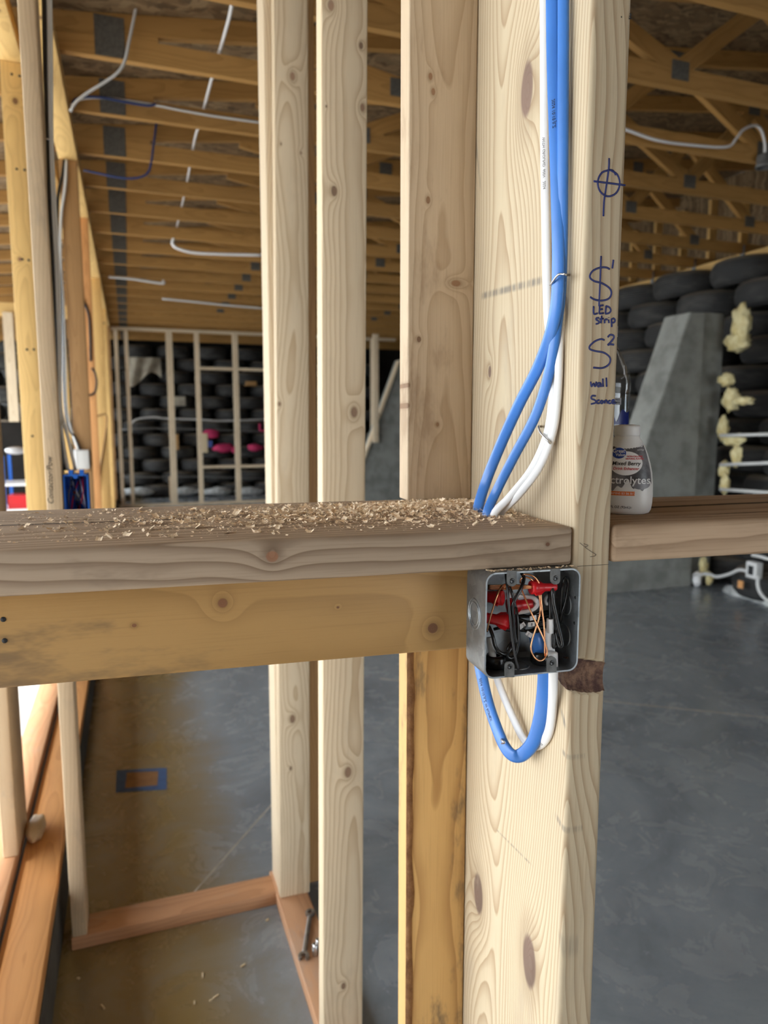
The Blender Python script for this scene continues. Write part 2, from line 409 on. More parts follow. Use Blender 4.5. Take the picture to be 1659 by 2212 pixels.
def mat_clear(name, tint, base):
    s = NT(name); t = s.t; t.nodes.remove(s.b)
    tr = s.n('ShaderNodeBsdfTransparent'); tr.inputs[0].default_value = (*tint, 1)
    gl = s.n('ShaderNodeBsdfGlossy'); gl.inputs['Roughness'].default_value = .06
    lw = s.n('ShaderNodeLayerWeight'); lw.inputs[0].default_value = base
    mx = s.n('ShaderNodeMixShader'); t.links.new(lw.outputs['Facing'], mx.inputs[0]); t.links.new(tr.outputs[0], mx.inputs[1]); t.links.new(gl.outputs[0], mx.inputs[2])
    t.links.new(mx.outputs[0], t.nodes['Material Output'].inputs[0]); return s.m
M['clear'] = mat_clear('clear_plastic', (.90, .91, .91), .10)
M['film'] = mat_clear('hazy_plastic_film', (.80, .83, .86), .15)
M['foam'] = plain('spray_foam', (.78, .70, .40), .8, c2=(.62, .50, .22), nscale=14, bump=.5, bscale=25)
M['mortar'] = plain('pale_mortar', (.55, .57, .56), .9, nz=.5, nscale=9, bump=.6, bscale=25)
M['pinkcloth'] = plain('pink_paint', (.62, .035, .14), .7, nz=.3, nscale=20)
M['cardboard'] = plain('cardboard', (.42, .24, .09), .85)
M['bluebox'] = plain('blue_box_plastic', (.012, .12, .52), .4)
M['tape'] = plain('blue_tape', (.05, .11, .27), .7, nz=.3, nscale=30)
M['card'] = plain('brown_card', (.30, .15, .055), .8, nz=.25, nscale=20)
M['pale'] = plain('pale_wood_block', (.70, .58, .38), .7)
M['joint'] = plain('joint_filler', (.48, .44, .37), .9, nz=.3, nscale=30)
M['tarp'] = plain('beige_plastic_sheet', (.42, .38, .30), .4, nz=.4, nscale=6)
M['ground'] = plain('pale_gravel', (.42, .42, .40), 1.0, nz=.3, nscale=6)
M['greenfloor'] = plain('pale_slab', (.62, .60, .57), .8, nz=.15, nscale=4)

# ------------------------------------------------------------------ text helper
def text_vf(txt, size=1.0, bold=0.0, shear=0.0, res=3, align='LEFT', space=1.0):
    cu = bpy.data.curves.new('t', 'FONT'); cu.body = txt; cu.size = size; cu.offset = bold; cu.shear = shear
    cu.resolution_u = res; cu.align_x = align; cu.space_character = space
    o = bpy.data.objects.new('t', cu); COL.objects.link(o)
    dg = bpy.context.evaluated_depsgraph_get(); dg.update()
    me = bpy.data.meshes.new_from_object(o.evaluated_get(dg))
    V = [v.co.copy() for v in me.vertices]; F = [tuple(p.vertices) for p in me.polygons]
    bpy.data.meshes.remove(me); bpy.data.objects.remove(o); bpy.data.curves.remove(cu)
    return V, F

# ================================================================== SETTING
def structure(o): o['kind'] = 'structure'; return o
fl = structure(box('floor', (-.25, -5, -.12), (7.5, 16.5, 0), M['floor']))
jn = []
for a, b in ((PZ(415, 1932, 0), PZ(585, 1740, 0)), (PZ(1310, 1515, 0), PZ(1659, 1550, 0))):
    d = (b - a).normalized(); e = 2.2 if b.x > 1 else .35
    a2 = a - d * (.02 if b.x < 1 else 1.2); b2 = b + d * e; sd_ = Vector((-d.y, d.x, 0)) * (.0028 if b.x < 1 else .005)
    V = [a2 - sd_, b2 - sd_, b2 + sd_, a2 + sd_]; V = [v + Vector((0, 0, .0006)) for v in V] + [v + Vector((0, 0, -.004)) for v in V]
    wmesh('control_joint', V, [(0,1,2,3),(7,6,5,4),(0,4,5,1),(1,5,6,2),(2,6,7,3),(3,7,4,0)], M['joint'], fl, False)
structure(box('floor_sunroom', (-3.6, -5, -.12), (-.44, 16.5, .0), M['greenfloor']))
structure(box('ground', (-30, -40, -.30), (30, 40, -.13), M['ground']))
structure(box('added_wall_right', (6.1, -5, -.1), (6.4, 16.2, 3.75), M['earth']))  # earth bank, added as a hidden blocker against light from the right
structure(box('added_wall_back', (-3.3, -4.3, 0), (2.0, -4.15, 3.75), M['osb']))  # unseen wall behind the camera, added to cut light on front faces
structure(box('added_wall_back_right', (5.0, -4.3, 0), (6.1, -4.15, 3.75), M['osb']))  # unseen, added; the opening beside it lets in fill light
structure(box('added_wall_back_lintel', (2.0, -4.3, 2.25), (5.0, -4.15, 3.75), M['osb']))  # unseen, added to close the light opening from above
structure(box('added_wall_sunroom', (-3.3, -4.15, 0), (-3.15, -1.2, 2.75), M['osb']))  # unseen wall, added to stop sky light from behind on the left
structure(box('wall_far', (-3.6, 15.6, -.1), (6.1, 15.9, 3.7), M['earth']))  # earth behind the tyres, put there to block light through the gaps

# roof: deck boards on trusses, rising towards the right
SL = .12
def ztc(x): return 3.094 + SL * x          # underside of a top chord
deck = structure(link('ceiling', None, Matrix.Translation((0, 0, ztc(0) + .09))))
deck['label'] = 'strand board roof deck over the trusses'
for i in range(9):
    for j in range(-1, 5):
        x0 = -2.2 + j * 2.2 + (1.1 if i % 2 else 0) - 1.1; y0 = -4.0 + i * 2.25
        x1 = min(x0 + 2.202, 6.5); x0 = max(x0, -3.0)
        if x1 - x0 < .1: continue
        p = Vector(((x0 + x1) / 2, y0 + 1.1225, ztc((x0 + x1) / 2) + .092))
        xa = Vector((1, 0, SL)).normalized()
        me = box_mesh('deck_panel', (x1 - x0) * math.sqrt(1 + SL * SL), 2.252, .012, M['osb'], 0, 1)
        link('deck_panel', me, frame(p, xa, xa.cross(YV)), deck)

# trusses
TY = [-3.2 + .617 * i for i in range(0)] + [2.958 + .617 * i for i in range(-10, 20)]
XB = (.75, 1.95, 3.15, 4.35); NB = (2.556 - 1.2, 2.556, 3.756, 4.956); NTOP = (.75, 1.95, 3.07, 4.3)
plate_me = box_mesh('nail_plate', .10, .004, .085, M['gusset'], 0, 1)
def truss(y, full=True, idx=0):
    t = thing('roof_truss', (0, y, 3.0), 'timber roof truss with steel nail plates, one of the evenly spaced row overhead', 'truss', 'roof trusses overhead')
    board('bottom_chord', (-.42, y, 3.0465), ZV, XV, .093, .038, 6.30, M['truss'], t, 0, 1)
    d = Vector((1, 0, SL)).normalized()
    board('top_chord', (-2.9, y, ztc(-2.9) + .0445), Vector((-SL, 0, 1)), d, .089, .038, 9.1 * math.sqrt(1 + SL * SL), M['truss'], t, 0, 1)
    yp = y - .0215
    # heel: solid blocking between the chords with one big plate
    V = [(-.42, 3.0905), (.33, 3.0905), (.33, ztc(.33) + .003), (-.42, ztc(-.42) + .003)]
    board('heel_block', (-.42, y, 3.125), ZV, XV, .075, .036, .62, M['truss'], t, 0, 1)
    link('nail_plate', box_mesh('nail_plate', .124, .004, .165, M['gusset'], 0, 1), Matrix.Translation((-.005, yp, 3.004)), t)
    if not full: return
    zb = 3.085
    nodes = []
    for i, b in enumerate(NB):
        for tx in ([NTOP[i]] if i < len(NTOP) else []) + ([NTOP[i + 1]] if i + 1 < len(NTOP) else []):
            a = Vector((b, y, zb)); e = Vector((tx, y, ztc(tx) + .01)); dd = e - a
            board('web', a, dd.normalized().cross(YV), dd, .085, .037, dd.length, M['truss'], t, 0, 1)
        link('nail_plate', plate_me, Matrix.Translation((b, yp, 3.035)), t)
    for tx in NTOP[1:]:
        link('nail_plate', plate_me, Matrix.Translation((tx, yp, ztc(tx) - .02)), t)
for i, y in enumerate(TY):
    if y < -3: continue
    truss(y, full=(1.6 < y < 11.5), idx=i)

# bearing beam on the right tyre wall, with ties and the cripple wall above
bb = board('bearing_beam', (5.62, 1.0, 2.962), XV, YV, .14, .085, 13.2, M['amber'], None, 0, 1)
tag(bb, 'long bearing beam along the top of the tyre wall under the truss ends', 'beam')
for y in TY:
    if 2.2 < y < 10:
        o = box('metal_tie', (5.535, y - .03, 2.93), (5.548, y + .012, 3.075), M['galv'])
        tag(o, 'thin metal hurricane tie fixing a truss to the bearing beam', 'metal tie', 'ties on the bearing beam')
sh = box('cripple_sheathing', (5.86, 1.0, 3.0), (5.874, 14.2, 3.885), M['osb']); tag(sh, 'strand board sheathing closing the low wall above the bearing beam', 'sheathing')
for i in range(30):
    y = 2.0 + i * .41
    tag(board('cripple_stud', (5.815, y, 3.005), XV, ZV, .089, .038, .70, M['amber'], None, 0, 1), 'short cripple stud standing behind the truss ends on the bearing beam', 'stud', 'cripple studs above the bearing beam')

# ================================================================== TYRE WALLS
def tire_mesh():
    prof = [(.13, .03), (.20, .004), (.27, .004), (.318, .022), (.342, .06), (.352, .122), (.342, .185), (.318, .223), (.27, .243), (.20, .240), (.15, .22), (.0, .215)]
    V, F = lathe(prof, 28); me = mk_mesh('tyre', V, F, M['tire'], True); return me
TM = tire_mesh(); CP = .243
def tire(name, x, y, z, s, rz, label, group, sq=(1, 1, 1)):
    me = TM
    Mx = Matrix.Translation((x, y, z)) @ Matrix.Rotation(rz, 4, 'Z') @ Matrix.Diagonal((s * sq[0], s * sq[1], sq[2], 1))
    o = link(name, me, Mx); tag(o, label, 'tyre', group)
for c in range(12):
    n0 = 0
    x = -2.3 + (.357 if c % 2 else 0)
    while x < 4.9:
        if (x < 3.3 or x > 3.9) and not (c == 0 and -.95 < x < .15):
            tire('tyre', x + rnd.uniform(-.012, .012), 14.55 + .035 * c + rnd.uniform(-.05, .05), c * CP, rnd.uniform(.93, 1.0), rnd.uniform(0, 6), 'dusty black tyre rammed with earth in the far wall behind the stud frame', 'tyres in the far wall')
        x += .715
for c in range(12):
    y = 2.75 + (.35 if c % 2 else 0)
    while y < 11.5:
        if not (c > 8 and y < 2.9):
            ins = .26 if (4.4 < y < 5.6 and c < 10) else (.06 if 9.9 < y < 11.2 else 0)   # set back where the concrete stands
            tire('tyre', 4.93 + ins + .055 * c + rnd.uniform(-.05, .04), y + rnd.uniform(-.01, .01), c * CP, rnd.uniform(.97, 1.03), rnd.uniform(0, 6), 'large black tyre rammed with earth in the wall beside the concrete buttress', 'tyres in the wall by the buttress')
        y += .735

# ================================================================== BUTTRESSES
def buttress(name, y0, y1, xs_top, xr, zt, k, label):
    # profile in x,z ; sloping front face
    xb = xs_top - k * zt
    prof = [(xb, 0), (xr, 0), (xr, zt), (xs_top, zt)]
    V = [Vector((x, y0, z)) for x, z in prof] + [Vector((x, y1, z)) for x, z in prof]
    F = [(0, 1, 2, 3), (7, 6, 5, 4), (0, 4, 5, 1), (1, 5, 6, 2), (2, 6, 7, 3), (3, 7, 4, 0)]
    bm = bmesh.new(); bv = [bm.verts.new(v) for v in V]
    for f in F: bm.faces.new([bv[i] for i in f])
    bmesh.ops.recalc_face_normals(bm, faces=bm.faces)
    bmesh.ops.bevel(bm, geom=list(bm.edges), offset=.008, segments=2, affect='EDGES')
    me = bpy.data.meshes.new(name); org = Vector((xb, y0, 0)); bmesh.ops.translate(bm, vec=-org, verts=bm.verts); bm.to_mesh(me); bm.free(); me.materials.append(M['concrete'])
    o = link(name, me, Matrix.Translation(org)); tag(o, label, 'buttress'); return o
buttress('concrete_buttress', 4.80, 5.11, 4.40, 4.555, 2.317, .357, 'tall grey concrete buttress with a sloping face against the tyres, nearer one')
tag(box('concrete_pilaster', (4.56, 4.84, 0), (4.80, 5.2, 2.33), M['concrete'], None, .006, 2), 'narrow concrete pilaster joined to the nearer buttress on its wall side', 'pilaster')
buttress('concrete_buttress', 10.4, 10.75, 4.03, 4.6, 2.40, .385, 'far concrete buttress with wooden form board along its sloping edge')
d2 = Vector((.385, 0, 1)).normalized()
fb = board('form_board', Vector((4.03 - .385 * 2.4 - .045, 10.4, .03)), Vector((0, 1, 0)), d2, .10, .038, 2.5, M['pine'], None, .002); tag(fb, 'sloping pine form board lying along the edge of the far buttress', 'board')
tag(board('form_prop', (3.56, 10.32, 1.12), XV, ZV, .089, .038, 1.62, M['pine'], None, .002), 'upright pine prop standing against the sloping form board', 'prop')

# spray foam, pipes and wiring on the right wall
for i, (x, y, X, r, sc) in enumerate(((1602, 700, 4.78, .10, (.6, .8, 1.5)), (1594, 738, 4.80, .10, (.9, 1.0, .8)), (1570, 820, 4.68, .07, (.7, 1, .8)), (1580, 862, 4.70, .085, (.6, .9, 1.2)), (1606, 866, 4.66, .07, (.7, 1.4, .5)),
                                      (1562, 925, 4.70, .07, (.5, .7, 1.5)), (1585, 950, 4.68, .08, (.6, 1.4, .6)), (1592, 985, 4.66, .06, (.6, .8, 1.5)), (1564, 1015, 4.66, .06, (.5, .8, 1.2)), (1566, 1045, 4.64, .055, (.5, .8, 1.5)), (1520, 1222, 4.62, .06, (.6, .6, 1.3)), (1532, 1250, 4.60, .05, (.6, .6, 1.2)))):
    V, F = blob(PX(x, y, X), r, .45, sc, 3, 4, i)
    tag(wmesh('spray_foam', V, F, M['foam']), 'lump of yellowish spray foam in the gap between tyres and pilaster', 'foam', 'spray foam beside the pilaster')
V, F = blob(PX(1506, 1250, 4.60), .075, .2, (.5, .6, .9), 3, 3, 40)
tag(wmesh('foam_block', V, F, M['lwhite']), 'small white foam block on the floor at the foot of the pilaster', 'foam block')
for i, (x, y, r) in enumerate(((1592, 1280, .15), (1662, 1303, .17), (1628, 1292, .10))):
    V, F = blob(PX(x, y, 4.66) + Vector((.05, 0, -.02)), r, .25, (.55, 1.3, .42), 3, 3, i + 60)
    tag(wmesh('mortar_patch', V, F, M['mortar']), 'pale mortar slathered over the lowest tyre beside the floor', 'mortar', 'mortar on the lowest tyre')
for (ya, yb) in ((941, 938), (1004, 1000), (1057, 1064)):
    tag(tube('steel_rod', [PX(1556, ya, 4.60), PX(1610, (ya + yb) / 2, 4.60), PX(1659, yb, 4.60), PX(1720, yb - 3, 4.60)], .014, M['offwhite'], k=1), 'straight pale rod running level across the tyres beyond the bottle', 'rod', 'level rods on the tyres')
t = thing('outlet_box', PX(1628, 1232, 4.52), 'white outlet box with cables hanging in front of the tyres by the floor', 'outlet box')
p = PX(1628, 1231, 4.52)
box('housing', p + Vector((-.03, -.05, -.065)), p + Vector((.04, .05, .065)), M['offwhite'], t, .008, 2)
box('socket_face', p + Vector((-.036, -.025, -.035)), p + Vector((-.028, .02, .035)), M['black'], t)
for pts, lb in (((( 1498, 1242), (1530, 1240), (1548, 1246), (1575, 1240), (1597, 1231), (1616, 1234)), 'white cable drooping from the foam block to the outlet box'),
            (((1638, 1246), (1637, 1262), (1642, 1280), (1659, 1297), (1690, 1305)), 'white cable curving down from the outlet box to the floor'),
            (((1625, 1199), (1645, 1203), (1659, 1207), (1700, 1214)), 'white cable passing above the outlet box under the shelf')):
    tag(tube('wall_cable', [PX(x, y, 4.50) for x, y in pts], .013, M['offwhite'], n=8), lb, 'cable')
tag(box('wood_chip_tag', PX(1600, 1263, 4.5) + Vector((0, -.02, -.03)), PX(1600, 1263, 4.5) + Vector((.01, .03, .03)), M['orange']), 'small orange wooden chip leaning on the mortar', 'wood chip')

# ================================================================== FAR STUD FRAME (partition in front of the far tyres)
FY = 12.8
def far_stud(x, lo, hi, mat='pine', wd=.075, lb='slim stud of the far frame in front of the tyres'):
    tag(board('far_stud', (x, FY, lo), XV, ZV, wd, .089, hi - lo, M[mat], None, 0, 1), lb, 'stud', 'studs of the far frame')
tag(board('far_bottom_plate', (-.2, FY, .019), YV, XV, .089, .038, 5.0, M['pine'], None, 0, 1), 'bottom plate of the far stud frame on the floor', 'plate')
tag(board('far_top_plate', (-.2, FY, 2.972), YV, XV, .089, .045, 5.0, M['pine'], None, 0, 1), 'top plate of the far stud frame under the trusses', 'plate')
for x, wd in ((-.13, .06), (.03, .06), (.715, .10), (1.17, .075), (1.82, .085), (2.45, .08), (4.375, .10), (3.1, .08), (3.75, .08)):
    far_stud(x, .04, 2.948, wd=wd)
for z in (2.355, .655):
    for xa, xb in ((1.21, 1.775), (1.865, 2.41)):
        tag(board('cross_rail', (xa, FY, z), YV, XV, .089, .045, xb - xa, M['pine'], None, 0, 1), 'short level rail between two studs of the far frame', 'rail', 'rails of the far frame')
# wires and odds and ends on the far tyre wall
def far(x, y, Y=None):
    """a point just in front of the leaning far tyres"""
    p = PY(x, y, 14.2)
    for _ in range(3): p = PY(x, y, 14.13 + .144 * p.z)
    return p
for nm, pts, mt, lb in (('far_cable', ((281, 918), (295, 906), (330, 901), (360, 904), (425, 906), (480, 909), (575, 906)), 'offwhite', 'yellowish cable looping along the far tyres at mid height'),
                    ('far_wire', ((262, 928), (330, 925), (420, 927), (500, 930), (575, 933)), 'galv_dull', 'grey wire strung across the far tyres below the cable'),
                    ('far_wire', ((262, 1030), (340, 1031), (420, 1030), (575, 1034)), 'galv_dull', 'grey wire strung low across the far tyres')):
    tag(tube(nm, [far(x, y) for x, y in pts], .016, M[mt], n=6, k=4), lb, 'cable')
for i, (x, y, sc, lb) in enumerate(((455, 938, (1.5, .5, .9), 'crumpled pink rag on a far tyre beside the pale wood block'), (482, 968, (2.0, .6, .8), 'flat pink rag draped on a far tyre between two studs'), (552, 967, (1.4, .6, .7), 'pink rag on a far tyre near the corner stud'), (505, 972, (.5, .5, .6), 'tiny pink scrap beside the stud of the far frame'))):
    V, F = blob(far(x, y), .11, .4, sc, 2, 4, i + 11); tag(wmesh('pink_rag', V, F, M['pinkcloth']), lb, 'rag')
for i, (a, b) in enumerate((((561, 915), (562, 930)), ((562, 930), (574, 930)), ((575, 914), (574, 930)))):
    pass
tag(tube('paint_mark', [far(561, 914), far(562, 929), far(568, 931), far(573, 929), far(575, 913)], .022, M['pinkcloth'], n=6), 'pink painted letter U on a far tyre', 'paint mark')
tag(box('wood_block', far(432, 978) + Vector((0, 0, 0)), far(447, 936) + Vector((0, .22, 0)), M['pale']), 'pale wood block propped on the far tyres beside the pink rag', 'wood block')
tag(box('blue_carton', far(449, 966), far(458, 952) + Vector((0, .22, 0)), M['lblue']), 'small dark blue carton on the far tyres beside the pale block', 'carton')
tag(box('cardboard_piece', far(375, 972), far(385, 938) + Vector((0, .22, 0)), M['cardboard']), 'upright brown cardboard piece behind a stud of the far frame', 'cardboard')
tag(box('cardboard_scrap', far(532, 833), far(554, 824) + Vector((0, .22, 0)), M['cardboard']), 'small tan cardboard scrap lying on an upper far tyre', 'cardboard')
tag(box('upright_stake', PZ(378, 1095, 0) + Vector((-.03, 1.0, 0)), PZ(378, 1095, 0) + Vector((.05, 1.05, .45)), M['greystud']), 'short grey wooden stake upright on the floor by the far frame', 'stake')
V, F = [], []
for i in range(13):
    for j in range(9):
        a, b = i / 12, j / 8
        x = .02 + a * .62; z = 2.66 - b * (.42 + .14 * math.sin(a * 5 + 1)); V.append(Vector((x, 14.10 + .144 * z + .04 * math.sin(a * 14 + b * 3), z)))
for i in range(12):
    for j in range(8): F.append((i * 9 + j, (i + 1) * 9 + j, (i + 1) * 9 + j + 1, i * 9 + j + 1))
tag(wmesh('plastic_sheet', V, F, M['tarp']), 'beige plastic sheet hanging crumpled over the top far tyres', 'plastic sheet')
tag(box('concrete_patch', far(373, 876), far(400, 857) + Vector((0, .2, 0)), M['tarp']), 'pale concrete patch between far tyres beside a stud', 'concrete patch')
for i, x in enumerate((300, 400, 470, 540)):
    V, F = blob(far(x, 1062), .16, .3, (1.8, .7, .55), 2, 3, i + 30); tag(wmesh('mortar_skirt', V, F, M['mortar']), 'lump of grey mortar at the foot of the far tyre wall', 'mortar', 'mortar at the far wall foot')

# ================================================================== LEFT WALL (low curb, two rows of plates and studs)
structure(box('wall_left', (-.44, .2, -.1), (-.226, 15.2, .15), M['curb']))
tag(board('sill_plate', (-.279, .3, .169), XV, YV, .102, .038, 13.5, M['orange'], None, .003), 'orange-brown sill plate on the low concrete curb', 'plate')
tag(board('sunlit_plate', (-.387, .3, .190), XV, YV, .092, .044, 13.5, M['redplate'], None, .003), 'pale sunlit plank on the curb beside the orange sill plate', 'plate')
tag(board('header_plate', (-.262, .6, 2.96), XV, YV, .102, .08, 13.4, M['yellow'], None, .002), 'doubled top plate above the brown and orange studs', 'plate')
tag(board('sunroom_header', (-.40, .6, 2.96), XV, YV, .09, .08, 13.4, M['yellow'], None, .002), 'yellow top plate of the outer stud row by the sunroom', 'plate')
def lstud(name, x0, x1, y, z0, z1, mat, lb, th=.038):
    return tag(board(name, ((x0 + x1) / 2, y + th / 2, z0), XV, ZV, x1 - x0, th, z1 - z0, M[mat], None, .003), lb, 'stud')
lstud('wide_stud', -.373, -.335, 2.07, .213, 2.919, 'greystud', 'wide dark stud on the sunlit plank beside the broken wood lump', .186)
nst = lstud('nailed_stud', -.445, -.362, 3.55, .213, 2.919, 'yellow', 'bright yellow stud with pairs of nail heads on the sunlit plank', .038)
lstud('yellow_stud', -.445, -.405, 3.60, .213, 2.919, 'yellow', 'slim yellow stud tight behind the nailed yellow stud', .089)
for i, (x, y) in enumerate(((25, 160), (42, 164), (36, 365), (53, 367), (48, 560), (62, 562), (58, 755), (73, 755), (70, 942))):
    p = PY(x, y, 3.549); V, F = lathe([(0, -.001), (.0055, 0), (.0055, .003)], 8, frame(p, XV, YV)); wmesh('nail', V, F, M['blackink'], nst)
lstud('brown_stud', -.312, -.215, 4.69, .188, 2.919, 'brown', 'wide dark brown stud behind the cables and the grey box', .06)
lstud('orange_stud', -.29, -.217, 5.93, .188, 2.919, 'orange', 'orange-red stud next to the dark brown stud on the sill plate', .05)
lstud('tan_stud', -.30, -.208, 8.27, .188, 2.919, 'amber', 'tan stud next to the orange stud on the sill plate', .06)
lstud('amber_stud', -.30, -.208, 10.4, .188, 2.919, 'yellow', 'yellowish stud past the tan stud, toward the far frame', .05)
lstud('last_brown_stud', -.30, -.205, 12.2, .188, 2.919, 'brown', 'brown stud last on the sill plate before the far frame', .05)  # stud in plain brown wood
for y in (5.2, 6.9, 8.8, 10.9):
    tag(board('outer_stud', (-.40, y, .213), XV, ZV, .085, .04, 2.706, M['yellow'], None, 0, 1), 'yellow stud of the outer row toward the sunroom', 'stud', 'outer row studs')
V, F = blob(PZ(78, 1805, .19) + Vector((0, 0, .022)), .032, .25, (.8, 2.1, .7), 3, 3, 3)
tag(wmesh('wood_lump', V, F, M['greystud']), 'broken grey-brown wood lump lying on the orange sill plate', 'wood lump')
# sunroom beyond
for i, (y, x0, x1) in enumerate(((8.9, -1.26, -1.13),)):
    tag(board('hanging_stud', ((x0 + x1) / 2, y + .05, 1.12), XV, ZV, .10, .05, 1.5, M['pine'], None, 0, 1), 'pale short stud hanging free above the blue rack', 'stud')
tag(board('sunroom_beam', (-3.0, 9.0, 2.66), ZV, XV, .14, .05, 2.54, M['yellow'], None, 0, 1), 'yellow beam across the sunroom above the short stud', 'beam')
tag(board('diagonal_brace', (-.78, 4.6, 1.95), Vector((1, 0, 1)), Vector((-.6, 0, .9)), .08, .038, .75, M['pine'], None, 0, 1), 'pale diagonal brace in the sunroom beside the nailed yellow stud', 'brace')
for c in range(10):
    for k in range(3):
        tire('tyre', -2.75 + k * .72 + (.3 if c % 2 else 0), 11.6 + .03 * c, c * CP, 1.0, c + k, 'black tyre in the low wall at the end of the sunroom', 'tyres at the sunroom end')
t = thing('tool_rack', (-.86, 6.0, 0), 'blue framed rack with white shelves and red bins in the sunroom', 'rack')
for x in (-1.10, -.90):
    for y in (6.0, 6.35): box('post', (x - .012, y - .012, 0), (x + .012, y + .012, 1.16), M['bluebox'], t)
for z in (.76, .955): box('shelf', (-1.12, 5.98, z - .02), (-.6, 6.37, z), M['lwhite'], t)
for x in (-.60,):
    for y in (6.0, 6.35): box('post', (x - .012, y - .012, 0), (x + .012, y + .012, 1.16), M['bluebox'], t)
for z, h in ((.791, .03), (.822, .07)):
    tag(box('red_bin', (-.88, 6.0, z - .03), (-.68, 6.2, z + h - .03), M['red']), 'red bin on the white shelf of the blue rack', 'bin', 'red bins on the rack')
t = thing('dark_cabinet', (-1.0, 6.7, 0), 'dark cabinet with a silver oval badge behind the blue rack', 'cabinet')
box('body', (-1.5, 6.62, 0), (-.62, 7.1, 1.42), M['earth'], t, .01, 2)
V, F = lathe([(0, 0), (.06, 0), (.075, .002), (.085, .008), (.085, .014), (0, .016)], 24, frame(PY(34, 973, 6.606), XV, YV) @ Matrix.Diagonal((1, .42, 1, 1)))
wmesh('badge', V, F, M['steel'], t)

# ================================================================== PARTITION ALONG THE FLOOR AND CORNER STUDS
tag(board('partition_plate', (-.2, 1.965, .019), YV, XV, .089, .038, .555, M['redplate'], None, .003), 'reddish floor plate of the partition, running to the corner studs', 'plate')
es = tag(board('end_stud', (-.178, 1.965, .038), YV, ZV, .089, .038, 2.96, M['greystud'], None, .003), 'weathered end stud of the partition with marker writing and stapled cables', 'stud')
tag(board('wall_plate', (.3965, .35, .019), XV, YV, .089, .038, 1.68, M['redplate'], None, .003), 'dusty floor plate under the pale studs, with the wrench on it', 'plate')
def leanstud(name, x0, z0, x1, z1, y, th, wd, mat, lb):
    a = Vector((x0 + wd / 2, y + th / 2, z0)); b = Vector((x1 + wd / 2, y + th / 2, z1)); k = (b - a) / (z1 - z0)
    a = a + k * (.038 - z0); e = a + k * (2.99 - .038)
    return tag(board(name, a, XV, e - a, wd, th, (e - a).length, M[mat], None, .003), lb, 'stud')
def kstud(name, ks, x0, z0, x1, z1, y, wd):
    out = []
    for x, yy, r in ks:
        p = PY(x, yy, y); out.append((p.x - (x0 + (x1 - x0) * (p.z - z0) / (z1 - z0)) - wd / 2, p.z - .038, r, .62))
    return wood(name, (.70, .575, .40), (.45, .31, .175), spacing=.0066, contrast=.75, wob=.05, pith=(.0, -.06), knots=out, kspread=1.5, stain=(.50, .40, .28), stain_amt=.3, var=.1, knot_col=(.17, .10, .065))
M['stud_b'] = kstud('flat_stud_pine', ((715, 12, .007), (780, 98, .004), (783, 232, .005), (722, 413, .006), (765, 890, .007), (752, 1668, .008), (742, 2130, .005), (705, 230, .0016), (700, 1290, .0016)), .340, .24, .357, 2.15, 1.33, .088)
M['stud_a'] = kstud('corner_stud_pine', ((632, 165, .008), (632, 1553, .008), (607, 311, .002), (650, 330, .003), (628, 1660, .004), (604, 873, .004)), .359, .1, .385, 2.44, 1.89, .088)
leanstud('flat_stud', .340, .24, .357, 2.15, 1.33, .038, .088, 'stud_b', 'pale knotty stud set flat, nearest the wrench and leaning a little')
leanstud('corner_stud', .359, .1, .385, 2.44, 1.89, .038, .088, 'stud_a', 'pale knotty corner stud where the partition plate meets the wall plate')
leanstud('backing_stud', .360, .1, .366, 2.44, 1.93, .089, .036, 'pine', 'pale backing stud tight behind the left edge of the corner stud')
leanstud('shaded_stud', .452, .1, .462, 2.44, 1.93, .089, .036, 'brown', 'dark shaded stud tight behind the right edge of the corner stud')  # brown wood carries the shade behind the corner stud in its colour

# wrench and socket on the wall plate
t = thing('wrench', PZ(663, 2020, .04), 'worn steel combination wrench lying on the dusty floor plate', 'wrench')
a, b = PZ(670, 1972, .044), PZ(656, 2066, .044); d = (b - a).normalized(); sd_ = Vector((-d.y, d.x, 0))
V, F = sweep([a + d * .012, a + d * .04, b - d * .04, b - d * .012], .0062, .0032, ZV, 10, 3, 2.6); wmesh('handle', V, F, M['tool'], t)
V, F = [], []
n = 20
for i in range(n):
    th = 2 * math.pi * i / n; c, q = math.cos(th), math.sin(th)
    for rr, zz in ((.0135, .004), (.0135, -.004), (.0075, -.004), (.0075, .004)): V.append(a + d * (c * rr) + sd_ * (q * rr) + Vector((0, 0, zz)))
for i in range(n):
    for j in range(4): F.append((i * 4 + j, ((i + 1) % n) * 4 + j, ((i + 1) % n) * 4 + (j + 1) % 4, i * 4 + (j + 1) % 4))
wmesh('ring_end', V, F, M['tool'], t, False)
V, F = [], []; n = 18
for i in range(n + 1):
    th = math.radians(40 + 280 * i / n) ; c, q = math.cos(th), math.sin(th)
    for rr, zz in ((.0145, .004), (.0145, -.004), (.0075, -.004), (.0075, .004)): V.append(b + d * (c * rr) + sd_ * (q * rr) + Vector((0, 0, zz)))
for i in range(n):
    for j in range(4): F.append((i * 4 + j, (i + 1) * 4 + j, (i + 1) * 4 + (j + 1) % 4, i * 4 + (j + 1) % 4))
F += [(0, 1, 2, 3), tuple(n * 4 + j for j in (3, 2, 1, 0))]
wmesh('open_end', V, F, M['tool'], t, False)
for i, (x, y, lb) in enumerate(((681, 2062, 'shiny steel socket standing on the floor plate beside the wrench'), (688, 2052, 'second shiny steel socket half hidden by the pale flat stud'))):
    p = PZ(x, y, .038); V, F = lathe([(0, 0), (.0075, 0), (.008, .002), (.008, .02), (.0065, .023), (.0065, .030), (.004, .030), (.004, .012), (0, .012)], 16, Matrix.Translation(p))
    tag(wmesh('socket', V, F, M['steel']), lb, 'socket')
